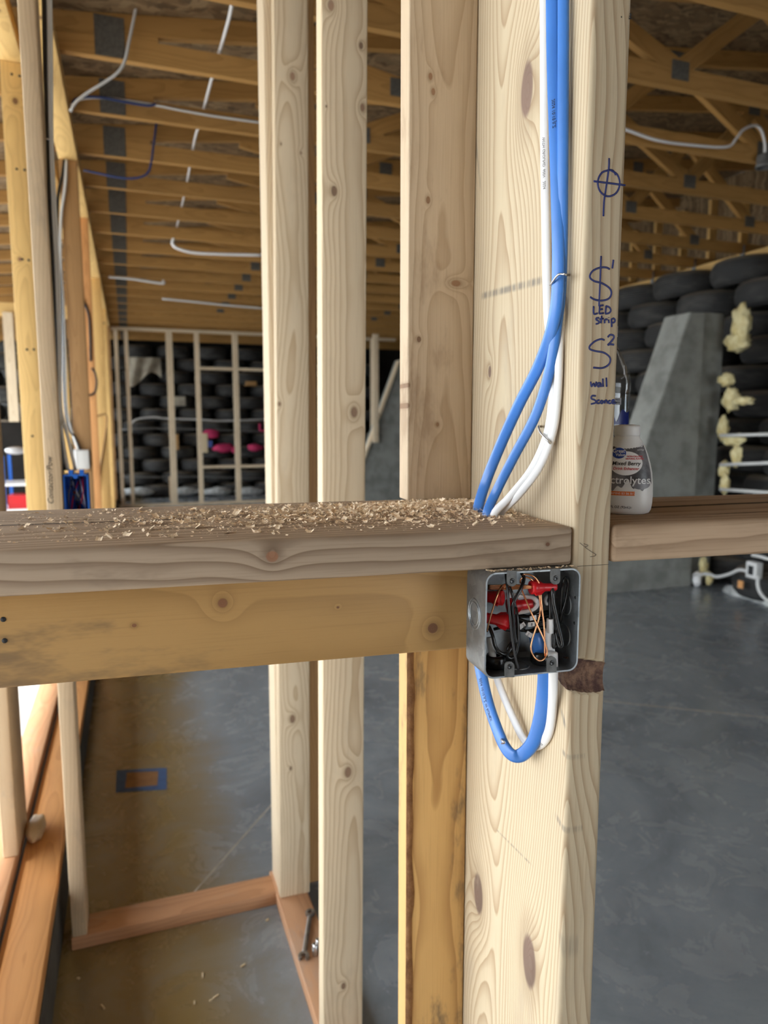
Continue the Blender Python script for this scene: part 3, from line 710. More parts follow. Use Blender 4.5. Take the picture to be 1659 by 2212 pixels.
# taped card on the floor
P4 = [PZ(x, y, 0) for x, y in ((252, 1664), (360, 1659), (360, 1706), (250, 1713))]
Q4 = [PZ(x, y, 0) for x, y in ((274, 1669), (342, 1666), (340, 1697), (270, 1703))]
up = Vector((0, 0, .0008))
t = thing('taped_card', P4[3], 'brown card taped to the floor with blue tape around it', 'card')
wmesh('card', [q + up * .6 for q in Q4], [(0, 3, 2, 1)], M['card'], t, False)
for i in range(4):
    j = (i + 1) % 4; mp = lambda k: P4[k] + up * (1.0 + .3 * i); mq = lambda k: Q4[k] + up * (1.0 + .3 * i)
    wmesh('tape_strip', [mp(i), mp(j), mq(j), mq(i)], [(0, 3, 2, 1)], M['tape'], t, False)
# bits of wood on the floor
for i, (x, y) in enumerate(((172, 2115), (438, 2113), (575, 1990), (420, 2170), (452, 2163), (460, 2158), (225, 2180), (520, 2090))):
    p = PZ(x, y, 0); an = rnd.uniform(0, 3); l = rnd.uniform(.006, .017)
    dv = Vector((math.cos(an), math.sin(an), 0))
    tag(board('wood_splinter', p + Vector((0, 0, .0016)), ZV, dv, .003, .004, l, M['pale'], None, 0, 1), 'tiny pale wood splinter lying loose on the concrete floor', 'splinter', 'splinters on the floor')

# ---- cables and boxes on the end stud
E1 = 1.955
def stapled(name, pts, r, mat, lb, Y=E1): return tag(tube(name, [PY(x, y, Y) for x, y in pts], r, M[mat], n=8), lb, 'cable')
stapled('black_cable', ((92, -60), (95, 0), (98, 150), (104, 300), (109, 450), (116, 600), (121, 760), (123, 850), (129, 930), (139, 1016)), .0052, 'black', 'black cable stapled down the side of the end stud')
stapled('grey_cable', ((101, -60), (104, 0), (106, 150), (107, 300), (113, 450), (121, 600), (126, 760), (128, 880), (137, 960), (147, 1016)), .0042, 'offwhite', 'grey-white cable beside the black one on the end stud')
stapled('grey_cable', ((106, -60), (109, 0), (111, 150), (112, 300), (119, 450), (127, 600), (130, 760), (131, 880), (148, 950), (163, 1016)), .0040, 'offwhite', 'outer grey-white cable on the end stud, bending to the blue box')
stapled('dark_cable', ((139, 345), (134, 380), (125, 430), (124, 520), (133, 620), (137, 740), (139, 850), (147, 920), (162, 945), (174, 974)), .009, 'black', 'dark cable dropping from the top plate to the small grey box', 4.672)
stapled('pale_cable', ((143, 345), (141, 400), (132, 470), (131, 560), (137, 660), (141, 780), (143, 870), (150, 915), (160, 945), (170, 974)), .008, 'offwhite', 'pale cable dropping from the top plate to the small grey box', 4.672)
tag(tube('cable_staple', [PY(100, 300, 1.945), PY(107, 301, 1.944), PY(114, 300, 1.945)], .0016, M['steel'], n=6), 'metal staple across the cables high on the end stud', 'staple')
tag(tube('cable_staple', [PY(131, 916, 1.942), PY(136, 917, 1.941), PY(139, 908, 1.943)], .0016, M['steel'], n=6), 'metal staple across the cables just above the blue box', 'staple')
t = thing('blue_switch_box', PY(158, 1098, 1.95), 'open blue plastic switch box full of wires on the end stud', 'switch box')
p0 = PY(128, 1026, 1.93); p1 = PY(190, 1190, 1.93)
x0, x1, z1, z0 = -.157, -.100, p0.z, p0.z - .10
y0, y1 = 1.925, 2.0
for nm, lo, hi in (('side', (x0, y0, z0), (x0 + .003, y1, z1)), ('side', (x1 - .003, y0, z0), (x1, y1, z1)), ('top', (x0, y0, z1 - .003), (x1, y1, z1)), ('bottom', (x0, y0, z0), (x1, y1, z0 + .003)), ('back', (x0, y1 - .003, z0), (x1, y1, z1))):
    box(nm, lo, hi, M['bluebox'], t)
for x in (x0 + .018, x1 - .014): box('lug', (x - .005, y0, z1), (x + .005, y0 + .02, z1 + .012), M['bluebox'], t)
V, F = lathe([(.0, 0), (.006, 0), (.006, .003), (0, .003)], 12, frame(((x0 + x1) / 2, y0 - .0005, z1 - .004), XV, YV)); wmesh('screw_boss', V, F, M['bluebox'], t, False)
for i in range(9):
    xa = rnd.uniform(x0 + .010, x1 - .010); xb = rnd.uniform(x0 + .010, x1 - .010); yv = rnd.uniform(1.945, 1.985)
    tag(tube('conductor', [(xa, yv, z1 - .006), ((xa + xb) / 2 + rnd.uniform(-.008, .008), yv - .012, (z0 + z1) / 2), (xb, yv, z0 + .01)], .0017, M[('black', 'red', 'offwhite', 'black')[i % 4]], n=6, k=4), 'thin insulated wire folded inside the blue switch box', 'wire', 'wires in the blue box')
pg = PY(163, 1014, 4.63); pq = PY(192, 972, 4.63)
t = thing('grey_box', pg, 'small grey metal junction box above the blue switch box', 'junction box')
box('body', (pg.x, 4.632, pg.z), (pq.x, 4.69, pq.z), M['offwhite'], t, .006, 2)
box('rim', (pg.x - .004, 4.630, pg.z - .004), (pg.x + .012, 4.69, pq.z + .004), M['lwhite'], t, .002)
# handwriting up the end stud
V, F = text_vf('Contactor/Pow', .030, 0, .35)
ta = PY(104, 1090, 1.9192); tb = PY(100, 965, 1.9192); ud = (tb - ta).normalized()
V = [ta + ud * (v.x * .62) + XV * (.012 - v.y * 0.62) for v in V]
wmesh('marker_writing', V, F, M['blackink'], es, False)
# loops of wire among the left studs
tag(tube('wire_loop', [PY(x, y, 5.924) for x, y in ((198, 795), (205, 805), (209, 825), (206, 845), (197, 853), (184, 853))], .008, M['blackink'], n=6), 'dark wire loop hooked around the orange stud', 'wire')
tag(tube('wire_loop', [PY(x, y, 8.263) for x, y in ((207, 900), (215, 897), (228, 896), (231, 910), (226, 950), (218, 1000), (212, 1058))], .009, M['brown'], n=6), 'brown wire hanging in front of the tan stud', 'wire')
tag(tube('wire_loop', [PY(x, y, 5.923) for x, y in ((172, 620), (178, 645), (188, 668), (193, 690), (195, 730), (196, 780))], .009, M['blackink'], n=6), 'dark twisted wire crossing the orange stud near its top', 'wire')
# ---- ceiling cables
def ceil(name, pts, r, mat, lb, z=3.115): tag(tube(name, [PZ(x, y, z) for x, y in pts], r, M[mat], n=8), lb, 'cable')
ceil('ceiling_cable', ((503, -20), (497, 30), (472, 120), (452, 190), (433, 265), (421, 300), (403, 400), (388, 465), (373, 530)), .008, 'white', 'white cable threaded straight through the trusses')
def ceily(name, pts, r, mat, lb, Y): tag(tube(name, [PY(x, y, Y) for x, y in pts], r, M[mat], n=8), lb, 'cable')
ceily('ceiling_cable', ((375, 515), (373, 527), (385, 537), (420, 546), (480, 549), (567, 551)), .012, 'white', 'white cable turning and running along a far truss', 6.05)
ceily('ceiling_cable', ((152, 232), (160, 220), (180, 213), (215, 211), (260, 215), (330, 226), (400, 240), (470, 252), (565, 265)), .0065, 'offwhite', 'grey-white cable sagging along the third truss', 4.16)
ceily('ceiling_cable', ((156, 222), (165, 214), (190, 209), (230, 212), (280, 222), (320, 228), (336, 225)), .0065, 'navy', 'dark blue cable along the third truss from the top plate', 4.15)
ceily('ceiling_cable', ((295, -10), (293, 20), (286, 55), (279, 88), (270, 130), (256, 155), (230, 175), (190, 200), (165, 220), (152, 240)), .0065, 'offwhite', 'grey-white cable hanging in a loop by the nail plates', 3.52)
ceily('ceiling_cable', ((338, 262), (335, 290), (331, 320), (327, 350), (318, 375), (290, 385), (250, 382), (180, 367)), .0065, 'navy', 'dark blue cable curving under the fourth truss', 4.75)
ceily('ceiling_cable', ((235, 598), (290, 603), (350, 612), (352, 605)), .013, 'offwhite', 'thin white cable along a truss above the far frame', 8.4)
ceily('ceiling_cable', ((350, 645), (420, 652), (500, 660), (570, 666)), .013, 'offwhite', 'thin white cable along a truss close to the far frame', 9.6)
ceily('light_cable', ((1340, 276), (1358, 282), (1420, 303), (1500, 314), (1570, 317), (1590, 300), (1606, 280), (1630, 271), (1645, 282), (1652, 310), (1652, 336)), .0085, 'white', 'white cable looping along the truss down to the can light', 3.50)
p = PY(1654, 334, 3.5); t = thing('can_light', p, 'small dark can light hanging at the end of the looped white cable', 'light')
V, F = lathe([(0, 0), (.045, 0), (.05, -.01), (.05, -.06), (.055, -.065), (.055, -.075), (.04, -.075), (.04, -.02), (0, -.02)], 20, Matrix.Translation(p)); wmesh('housing', V, F, M['galv_dull'], t)
V, F = lathe([(0, .004), (.008, .004), (.008, -.002), (0, -.002)], 10, Matrix.Translation(p)); wmesh('grommet', V, F, M['black'], t)

# ================================================================== NEAR WALL: post, studs, shelf, board
PT, PD = .041, .308
def wane(u):
    """upper and lower edge of the bark scar; u < 0 runs round on to the side face"""
    if u >= 0: return 1.170 - .009 * u / PT, 1.135 - .0055 * math.sin(math.pi * min(1, u / PT) * .7)
    k = math.sqrt(max(0, 1 - (u / -.025) ** 2)); return 1.146 + .024 * k, 1.146 - .011 * k
def scoop(u, z):
    a, b = wane(u); q = 1 - ((z - (a + b) / 2) / ((a - b) / 2)) ** 2
    return 0.0 if q <= 0 else .0075 * math.sqrt(q) * (1.2 - .4 * u / PT)
ringp = []
rb = .005
def arc(cu, cv, a0, a1, n=4):
    return [(cu + rb * math.cos(a0 + (a1 - a0) * i / n), cv + rb * math.sin(a0 + (a1 - a0) * i / n)) for i in range(n + 1)]
ringp += arc(rb, rb, math.pi, 1.5 * math.pi) + [(PT * f, 0) for f in (.3, .45, .6, .75)] + arc(PT - rb, rb, 1.5 * math.pi, 2 * math.pi)
ringp += arc(PT - rb, PD - rb, 0, .5 * math.pi) + arc(rb, PD - rb, .5 * math.pi, math.pi) + [(0, v) for v in (.028, .022, .017, .013, .010, .0075)]
zs = [.04 + .1 * i for i in range(11)] + [1.124 + .002 * i for i in range(25)] + [1.2 + .12 * i for i in range(15)] + [2.995]
V, F = [], []; n = len(ringp)
for z in zs:
    for u, v in ringp: V.append(Vector((max(v, scoop(u, z)) - PD / 2, -(u - PT / 2), z - .04)))
for i in range(len(zs) - 1):
    for j in range(n): F.append((i * n + j, i * n + (j + 1) % n, (i + 1) * n + (j + 1) % n, (i + 1) * n + j))
F += [tuple(range(n - 1, -1, -1)), tuple((len(zs) - 1) * n + j for j in range(n))]
me = mk_mesh('marked_post', V, F, M['post'], True)
try: me.set_sharp_from_angle(angle=math.radians(40))
except Exception: pass
post = link('marked_post', me, frame(N(PT / 2, PD / 2, .04), ND, ZV))
tag(post, 'tall pale pine post with blue marker writing beside the metal box', 'post')
V, F = [], []; ns, nz = 26, 20
for i in range(ns + 1):
    sx = -.0249 + (PT + .0249 - .0004) * i / ns
    for j in range(nz + 1):
        q = j / nz; za, zb = wane(sx)
        z = zb + (za - zb) * (.02 + .96 * q) + (.0009 * mnoise.noise(Vector((sx * 300, q * 2, 4))) if 0 < j < nz else .0011 * mnoise.noise(Vector((sx * 350, q, 7))))
        if sx < 0: u, v = -.0006, max(-sx, scoop(0, z) + .0)
        else: u, v = sx, scoop(sx, z) - .0007
        if sx < .004: u = min(u, .002) - .0008; v = max(v, .0005)
        V.append(N(u, v, z))
for i in range(ns):
    for j in range(nz): F.append((i * (nz + 1) + j, (i + 1) * (nz + 1) + j, (i + 1) * (nz + 1) + j + 1, i * (nz + 1) + j + 1))
bp = wmesh('bark_patch', V, F, M['bark'], post); bp['label'] = 'dark red-brown bark patch'
# marker strokes, read off the photograph and laid on the front face
def strokes(name, sets, ox, oy, sc, r, mat, parent, v=-.0003):
    parts = []
    for st in sets:
        pts = [NF(ox + x / sc, oy + y / sc, v) for x, y in st]
        parts.append(sweep(pts, r, .0004, ND, 6, 4 if len(pts) > 2 else 1))
    V, F = merge(parts); return wmesh(name, V, F, M[mat], parent)
circ = [(240 + 88 * math.sin(t * .25 * math.pi + .1), 1458 - 106 * math.cos(t * .25 * math.pi + .1)) for t in range(9)]
o = strokes('marker_symbol', [[(243, 1260), (240, 1345), (218, 1500), (203, 1600), (197, 1722)], [(120, 1443), (240, 1458), (372, 1475)], circ, [(245, 1352), (275, 1360), (296, 1395)]], 1250, 0, 3.687, .0009, 'marker', post); o['label'] = 'blue circle crossed by two lines'
SD = [(265, 85), (235, 70), (180, 72), (120, 100), (95, 150), (130, 185), (200, 205), (262, 245), (280, 290), (258, 335), (200, 353), (140, 345), (98, 322)]
o = strokes('marker_symbol', [SD, [(192, -28), (186, 120), (180, 260), (174, 400)], [(297, 5), (292, 45), (287, 78)]], 1250, 560, 3.951, .0009, 'marker', post); o['label'] = 'blue crossed letter S with a small 1'
LED = [[(128, 400), (130, 465), (162, 461)], [(180, 398), (176, 465)], [(178, 398), (212, 392)], [(178, 430), (206, 425)], [(176, 465), (214, 459)], [(234, 400), (229, 465)], [(232, 398), (262, 410), (275, 438), (257, 460), (228, 466)]]
STR = [[(175, 500), (152, 503), (150, 516), (172, 530), (172, 545), (146, 553)], [(197, 482), (190, 545)], [(180, 512), (213, 506)], [(220, 515), (223, 546)], [(222, 524), (232, 513), (246, 514)], [(256, 515), (258, 545)], [(257, 496), (258, 500)], [(280, 510), (282, 578)], [(280, 514), (298, 505), (311, 518), (305, 537), (283, 542)]]
o = strokes('marker_writing', LED + STR, 1250, 560, 3.951, .00085, 'marker', post); o['label'] = 'blue handwriting LED strip'
S2 = [[(220, 690), (190, 682), (140, 700), (97, 738), (95, 766), (140, 783), (215, 797), (262, 832), (270, 870), (250, 905), (200, 928), (125, 925)], [(248, 665), (270, 645), (297, 650), (300, 670), (280, 700), (248, 733)], [(248, 733), (270, 726), (302, 729)]]
o = strokes('marker_symbol', S2, 1250, 560, 3.951, .0009, 'marker', post); o['label'] = 'blue letter S with a small 2'
WL = [[(103, 1045), (110, 1086), (128, 1060), (140, 1086), (152, 1045)], [(188, 1056), (168, 1058), (160, 1078), (174, 1087), (188, 1060), (193, 1090)], [(206, 1018), (209, 1089)], [(236, 1010), (239, 1089)],
      [(146, 1166), (116, 1165), (108, 1188), (140, 1203), (145, 1225), (105, 1236)], [(177, 1201), (157, 1210), (159, 1228), (179, 1229)], [(196, 1205), (185, 1219), (199, 1231), (210, 1216), (196, 1205)], [(223, 1203), (223, 1231)], [(223, 1212), (238, 1204), (246, 1231)], [(271, 1205), (256, 1212), (258, 1228), (276, 1229)], [(285, 1219), (304, 1212), (299, 1200), (285, 1208), (286, 1226), (304, 1231), (316, 1222)]]
o = strokes('marker_writing', WL, 1250, 560, 3.951, .00085, 'marker', post); o['label'] = 'blue handwriting wall Sconce'
strokes('pencil_mark', [[(445, 1800), (560, 1890), (662, 1955)], [(500, 1810), (555, 1833), (520, 1850)], [(662, 1955), (640, 1975), (585, 1983)], [(415, 2110), (830, 2085)]], 1180, 880, 6.146, .00022, 'pencil', post)
strokes('ink_stamp', [[(408, 105), (418, 120), (408, 130), (420, 150)], [(404, 150), (416, 140)], [(340, 130), (342, 140)]], 1250, 0, 3.687, .0005, 'blackink', post)

ks = []
for x, y, r, asp in ((985, 612, .008, 1.7), (905, 733, .003, .8), (882, 832, .0025, .8), (880, 876, .003, .8), (945, 917, .0025, .8), (930, 165, .003, .6), (936, 198, .003, .6), (925, 432, .003, .6)):
    p = L(NF(x, y, .267)); ks.append((p.x + .0447, p.z - 1.3012, r, asp))
M['stud_s'] = wood('upper_stud_tan', (.58, .455, .315), (.38, .265, .16), spacing=.0030, contrast=.62, pith=(.0, -.13), wob=.02, knots=ks, kspread=1.2, stain=(.27, .17, .10), stain_amt=.5, var=.18, knot_col=(.16, .085, .045))
us = tag(board('upper_stud', N(-.0447, .286, 1.3012), NW, ZV, .0886, .038, 1.695, M['stud_s'], None, .002), 'tan stud standing on the shelf plank against the marked post', 'stud')
js = tag(board('lower_stud', N(-.0450, .286, .04), NW, ZV, .0880, .038, 1.222, M['stud_jack'], None, .002), 'amber stud with dark stains and bark under the shelf plank', 'stud')
V, F = [], []
nn = 60
for i in range(nn + 1):
    z = .045 + 1.21 * i / nn; a = -.0888; wv = .010 + .0045 * mnoise.noise(Vector((z * 14, 3, 1))) + .002 * mnoise.noise(Vector((z * 60, 9, 1)))
    for k in range(5):
        f = k / 4; V.append(N(a + wv * f, .2665 - .0016 * math.sin(math.pi * f) * (1 + .6 * mnoise.noise(Vector((z * 70, f * 5, 2)))), z))
for i in range(nn):
    for k in range(4): F.append((i * 5 + k, i * 5 + k + 1, (i + 1) * 5 + k + 1, (i + 1) * 5 + k))
o = wmesh('bark_strip', V, F, M['barkstrip'], js); o['label'] = 'rough brown bark strip along one edge'

lu, lv = -.74, 0
def kedge(x, y, r, asp):   # knot in the front edge of the shelf plank
    p = L(NF(x, y)); return (p.z - 1.282, p.x - lu, r, asp, -.125)
M['ledge_l'] = wood('weathered_plank_knot', (.46, .35, .25), (.20, .13, .08), spacing=.0085, contrast=.8, pith=(.0, -.10), wob=.05, stain=(.21, .15, .105), stain_amt=.6,
                    cracks=((.01, .12, .74, .02, .0045), (-.05, .25, .55, -.03, .0014)), knots=(kedge(588, 1202, .006, .9), kedge(1183, 1176, .002, .9)), var=.22, rough=.75)
tag(board('shelf_plank', N(lu, .143, 1.282), ND, NW, .286, .038, -lu - .0015, M['ledge_l'], None, .004, 3), 'weathered shelf plank covered in sawdust, ending at the marked post', 'plank')
tag(board('shelf_plank', N(PT + .0015, .115, 1.282), ND, NW, .230, .038, .62, M['ledge_r'], None, .005, 3), 'cracked weathered shelf plank carrying the bottles behind the marked post', 'plank')
def kapr(x, y, r, asp): p = L(NF(x, y, .04)); return (p.z - 1.2185, p.x - lu, r, asp)
M['apron2'] = wood('amber_board_knots', (.54, .32, .12), (.36, .20, .07), spacing=.012, contrast=.5, pith=(.01, -.07), wob=.04,
                   knots=(kapr(481, 1303, .0052, 1), kapr(935, 1357, .0058, 1), kapr(730, 1312, .0012, .8), kapr(290, 1351, .002, .8)), stain=(.17, .11, .06), stain_amt=.75, knot_col=(.13, .055, .03), var=.22, rough=.5)
ap = tag(board('amber_board', N(lu, .059, 1.2185), ZV, NW, .089, .038, -lu - .03, M['apron2'], None, .003), 'amber board on edge under the shelf plank, reaching the metal box', 'board')
for x, y in ((7, 1338), (10, 1384)):
    V, F = lathe([(0, -.0005), (.0022, -.0005), (.0026, .001)], 10, frame(NF(x, y, .04), NW, ND)); wmesh('nail', V, F, M['blackink'], ap)

# ---- sawdust and shavings (nobody could count them)
parts = []
def chip(u, v, z, l, wd, curl, an, tilt):
    dx = Vector((math.cos(an), math.sin(an), 0)); sx = Vector((-math.sin(an), math.cos(an), 0)); k = 4; V = []
    for i in range(k):
        f = i / (k - 1) - .5; a = f * curl
        off = dx * (math.sin(a) / curl * l if curl > .01 else f * l) + Vector((0, 0, (1 - math.cos(a)) / max(curl, .01) * l))
        for q in (-.5, .5):
            V.append(N(u, v, z) + NW * (off.x + sx.x * wd * q) + ND * (off.y + sx.y * wd * q) + Vector((0, 0, off.z + tilt * q * wd + .0004)))
    return V, [(0, 1, 3, 2), (2, 3, 5, 4), (4, 5, 7, 6)]
def pile(u, v): return .010 * math.exp(-((u + .06) / .05) ** 2 - ((v - .17) / .055) ** 2) + .004 * math.exp(-((u + .20) / .14) ** 2 - ((v - .15) / .07) ** 2)
cnt = 0
while cnt < 12000:
    if rnd.random() < .60: u, v = rnd.gauss(-.10, .075), rnd.gauss(.17, .055)
    elif rnd.random() < .7: u, v = rnd.gauss(-.25, .12), rnd.gauss(.15, .05)
    else: u, v = rnd.uniform(-.55, -.01), rnd.uniform(.03, .27)
    if not (-.6 < u < -.004 and .014 < v < .262): continue
    h = pile(u, v); big = rnd.random() < .09
    l = rnd.uniform(.004, .010) if big else rnd.uniform(.0008, .0028)
    parts.append(chip(u, v, 1.3012 + h * rnd.random(), l, l * rnd.uniform(.2, .6), rnd.uniform(.2, 3.2) if big else .4, rnd.uniform(0, 6.3), rnd.uniform(-.9, .9))); cnt += 1
for i in range(160):   # crumbs on top of the metal box
    u, v = rnd.uniform(-.095, -.002), rnd.uniform(-.010, -.002); l = rnd.uniform(.001, .003)
    parts.append(chip(u, v, 1.2632, l, l * .5, .5, rnd.uniform(0, 6), rnd.uniform(-.8, .8)))
V, F = merge(parts); so = wmesh('sawdust', V, F, M['chips'], None, False, N(-.2, .14, 1.301)); tag(so, 'sawdust and curled wood shavings strewn over the shelf plank', 'sawdust', None, 'stuff')

# ================================================================== CABLES ON THE POST
def cable(name, pts, a, b, mat, lb, end=None, nrm=None):
    P = [NS(x, y, u) for x, y, u in pts] + (end or [])
    V, F = sweep(P, a, b, nrm or (NW * .72 + ND * .69), 12, 6, 2.4)
    o = wmesh(name, V, F, M[mat], None, True, P[-1]); tag(o, lb, 'cable'); return o, smooth_path(P, 6)
def hole(x, y): p = PZ(x, y, 1.302); return [p, p - Vector((0, 0, .03))]
b1, pb1 = cable('blue_cable', ((1192, -60, -.012), (1193, 0, -.012), (1195, 150, -.012), (1203, 400, -.012), (1206, 590, -.012), (1197, 690, -.013), (1166, 785, -.015), (1122, 872, -.019), (1082, 960, -.026), (1050, 1040, -.036)), .0064, .0029, 'blue', 'upper blue flat cable bowing furthest out from the post', hole(1031, 1106))
b2, pb2 = cable('blue_cable', ((1217, -60, -.0085), (1217, 0, -.0085), (1216, 300, -.0085), (1213, 590, -.0085), (1203, 700, -.009), (1187, 800, -.011), (1158, 895, -.016), (1111, 985, -.027), (1073, 1060, -.038)), .0055, .0029, 'blue', 'lower blue flat cable next to the white ones on the post', hole(1051, 1113))
w1, pw1 = cable('white_cable', ((1174, -60, -.0055), (1175, 0, -.0055), (1176, 300, -.0055), (1179, 500, -.0055), (1182, 650, -.0055), (1188, 740, -.0055), (1194, 820, -.0055), (1192, 880, -.0065), (1180, 945, -.009), (1148, 1015, -.018), (1100, 1075, -.032)), .0044, .0024, 'white', 'white flat cable running down beside the blue cables on the post', hole(1066, 1114))
w2, pw2 = cable('white_cable', ((1204, -60, -.005), (1205, 0, -.005), (1207, 300, -.005), (1209, 590, -.005), (1208, 760, -.005), (1204, 860, -.005), (1194, 935, -.0065), (1165, 1010, -.014), (1118, 1072, -.026)), .0042, .0024, 'white', 'white flat cable half hidden behind the blue cables on the post', hole(1081, 1112))
def text_on(path, txt, size, start, nrm, off, mat, parent, flip=1, acr=0.0):
    nrm = -(NW * .72 + ND * .69)
    V, F = text_vf(txt, size, 0, .1)
    acc = [0.0]
    for i in range(1, len(path)): acc.append(acc[-1] + (path[i] - path[i - 1]).length)
    out = []
    for v in V:
        sarc = start + v.x; i = 0
        while i < len(acc) - 2 and acc[i + 1] < sarc: i += 1
        t = (path[i + 1] - path[i]).normalized(); p = path[i] + t * (sarc - acc[i]); s = t.cross(nrm).normalized() * flip; m = s.cross(t).normalized() * (1 if s.cross(t).dot(nrm) > 0 else -1)
        out.append(p + s * (v.y - size * .35 + acr) + m * off)
    return wmesh('cable_print', out, F, M[mat], parent, False)
text_on(pb1, '2024 10:10 JLZ', .0045, .12, -NW, .0031, 'blackink', b1, 1)
text_on(pw1, 'WITH GROUND  600V   2024', .0040, .16, -NW, .0026, 'pencil', w1, 1)
# staples over the cables
def staple(pts, lb, r=.0011):
    P = [NS(x, y, u) for x, y, u in pts]
    tag(tube('cable_staple', P, r, M['steel'], n=8, k=3), lb, 'staple')
staple(((1189, 617, -.0005), (1189, 616, -.016), (1196, 606, -.0175), (1205, 594, -.0165), (1213, 592, -.014), (1222, 593, -.012), (1222, 594, -.0005)), 'steel staple over the blue cables high on the post')
staple(((1165, 921, -.0005), (1164, 920, -.012), (1166, 932, -.014), (1174, 942, -.014), (1188, 957, -.010), (1188, 958, -.0005)), 'steel staple over the two white cables on the post')

# loops of cable under the metal box
bl, pbl = cable('blue_loop', ((1034, 1425, -.030), (1043, 1470, -.030), (1055, 1520, -.030), (1072, 1570, -.030), (1090, 1612, -.029), (1108, 1632, -.024), (1128, 1630, -.016), (1150, 1606, -.012), (1164, 1565, -.011), (1173, 1510, -.012), (1177, 1450, -.018), (1178, 1410, -.024)), .0076, .0030, 'blue', 'blue cable loop hanging below the metal box')
wl, pwl = cable('white_loop', ((1064, 1425, -.014), (1074, 1465, -.013), (1092, 1512, -.011), (1114, 1562, -.009), (1132, 1597, -.006), (1150, 1612, -.004), (1170, 1606, -.004), (1186, 1580, -.004), (1193, 1530, -.006), (1195, 1460, -.014), (1194, 1410, -.022)), .0050, .0028, 'white', 'white cable loop hanging behind the blue loop below the metal box')
text_on(pbl, '2024 10:10 JLZ W ROMEX', .0048, .022, -NW, .0033, 'blackink', bl, 1, .0016)
text_on(pwl, '9/26/2024   J3', .0048, .122, -NW, .0031, 'pencil', wl, 1)
staple(((1083, 1588, -.0005), (1083, 1598, -.034), (1090, 1604, -.036), (1084, 1606, -.034)), 'steel staple end beside the hanging blue loop', .0012)

# ================================================================== METAL BOX
UC, ZC, HU, HZ = -.048, 1.2115, .0493, .0512
VF, VB = -.012, .0392
mb = thing('metal_box', N(UC, VB, ZC - HZ), 'open galvanized steel junction box full of wires under the shelf plank', 'junction box')
def rr(hu, hz, rad, n=6):
    out = []
    for cu, cz, a0 in ((hu - rad, hz - rad, 0), (-hu + rad, hz - rad, 90), (-hu + rad, -hz + rad, 180), (hu - rad, -hz + rad, 270)):
        for i in range(n + 1):
            a = math.radians(a0 + 90 * i / n); out.append((cu + rad * math.cos(a), cz + rad * math.sin(a)))
    return out
ro, ri = rr(HU, HZ, .010), rr(HU - .0016, HZ - .0016, .0086); n = len(ro); V, F = [], []
ro2, ri2 = rr(HU - .004, HZ - .004, .012), rr(HU - .006, HZ - .006, .011)
rings = [(ri2, VB - .0018), (ri, VB - .006), (ri, VF), (ro, VF), (ro, VB - .005), (ro2, VB)]
for rg, v in rings:
    for u, z in rg: V.append(N(UC + u, v, ZC + z))
for i in range(len(rings) - 1):
    for j in range(n): F.append((i * n + j, i * n + (j + 1) % n, (i + 1) * n + (j + 1) % n, (i + 1) * n + j))
F += [tuple(range(n)), tuple(5 * n + j for j in range(n - 1, -1, -1))]
sh_ = wmesh('shell', V, F, M['galv'], mb, True)
try: sh_.data.set_sharp_from_angle(angle=math.radians(45))
except Exception: pass
def tabpts(cx, cy, wpx, hpx, up):
    # ear folded into the mouth of the box: rounded end towards the middle
    out = []
    for i in range(9):
        a = math.pi * i / 8; out.append((cx + wpx / 2 * math.cos(a), cy + (hpx - wpx / 2 + wpx / 2 * math.sin(a)) * (1 if up else -1)))
    return [(cx + wpx / 2, cy)] + out + [(cx - wpx / 2, cy)]
for cx, cy, up, hx, hy in ((1106, 1233, True, 1106, 1255), (1200, 1229, True, 1200, 1249), (1101, 1463, False, 1101, 1440), (1192, 1452, False, 1192, 1432)):
    P = tabpts(cx, cy, 20.5, 34, up); A = [NF(x, y, VF - .0005) for x, y in P]; B = [a + ND * .0016 for a in A]; k = len(A)
    V = A + B; F = [tuple(range(k)), tuple(range(2 * k - 1, k - 1, -1))] + [(i, k + i, k + (i + 1) % k, (i + 1) % k) for i in range(k)]
    tb_ = wmesh('mounting_tab', V, F, M['galv_dull'], mb, False)
    V, F = lathe([(0, -.0003), (.0013, -.0003), (.0022, -.0008), (.0026, 0), (.0026, .0014)], 14, frame(NF(hx, hy, VF - .0006), NW, ND)); wmesh('screw_hole', V, F, M['black'], tb_)
def kring(p, ax, xa, r, nm='knockout'):
    V, F = lathe([(r - .0008, 0), (r - .0004, .0006), (r, .0007), (r + .0005, 0), (r + .0005, -.0006), (r - .0008, -.0006)], 28, frame(p, xa, ax)); wmesh(nm, V, F, M['galv'], mb)
kring(N(UC - HU - .0002, .014, ZC + .006), -NW, ZV, .0115); kring(N(UC - HU - .0002, .014, ZC + .006), -NW, ZV, .015)
for z in (ZC + .010, ZC - .022): kring(N(UC + HU - .0018, .012, z), -NW, ZV, .011)
kring(N(UC - .004, .012, ZC - HZ + .0018), ZV, NW, .012)
for z in (1.232, 1.2065):
    V, F = lathe([(0, .0002), (.0012, .0002), (.0016, 0), (.0016, -.0003)], 10, frame(N(UC + HU - .0018, -.006, z), ZV, -NW)); wmesh('screw_hole', V, F, M['black'], mb)
# rubber bushings where cables enter
for cx, cy, lb in ((1168, 1425, 'black bushing holding the blue cable at the bottom of the box'), (1071, 1440, 'black bushing in the dark lower corner of the box')):
    p = NF(cx, cy, .012); V, F = lathe([(.004, .004), (.009, .005), (.0105, .002), (.0105, -.006), (.008, -.009), (.004, -.009)], 18, Matrix.Translation(Vector((p.x, p.y, ZC - HZ + .010))))
    tag(wmesh('cable_bushing', V, F, M['black']), lb, 'bushing')
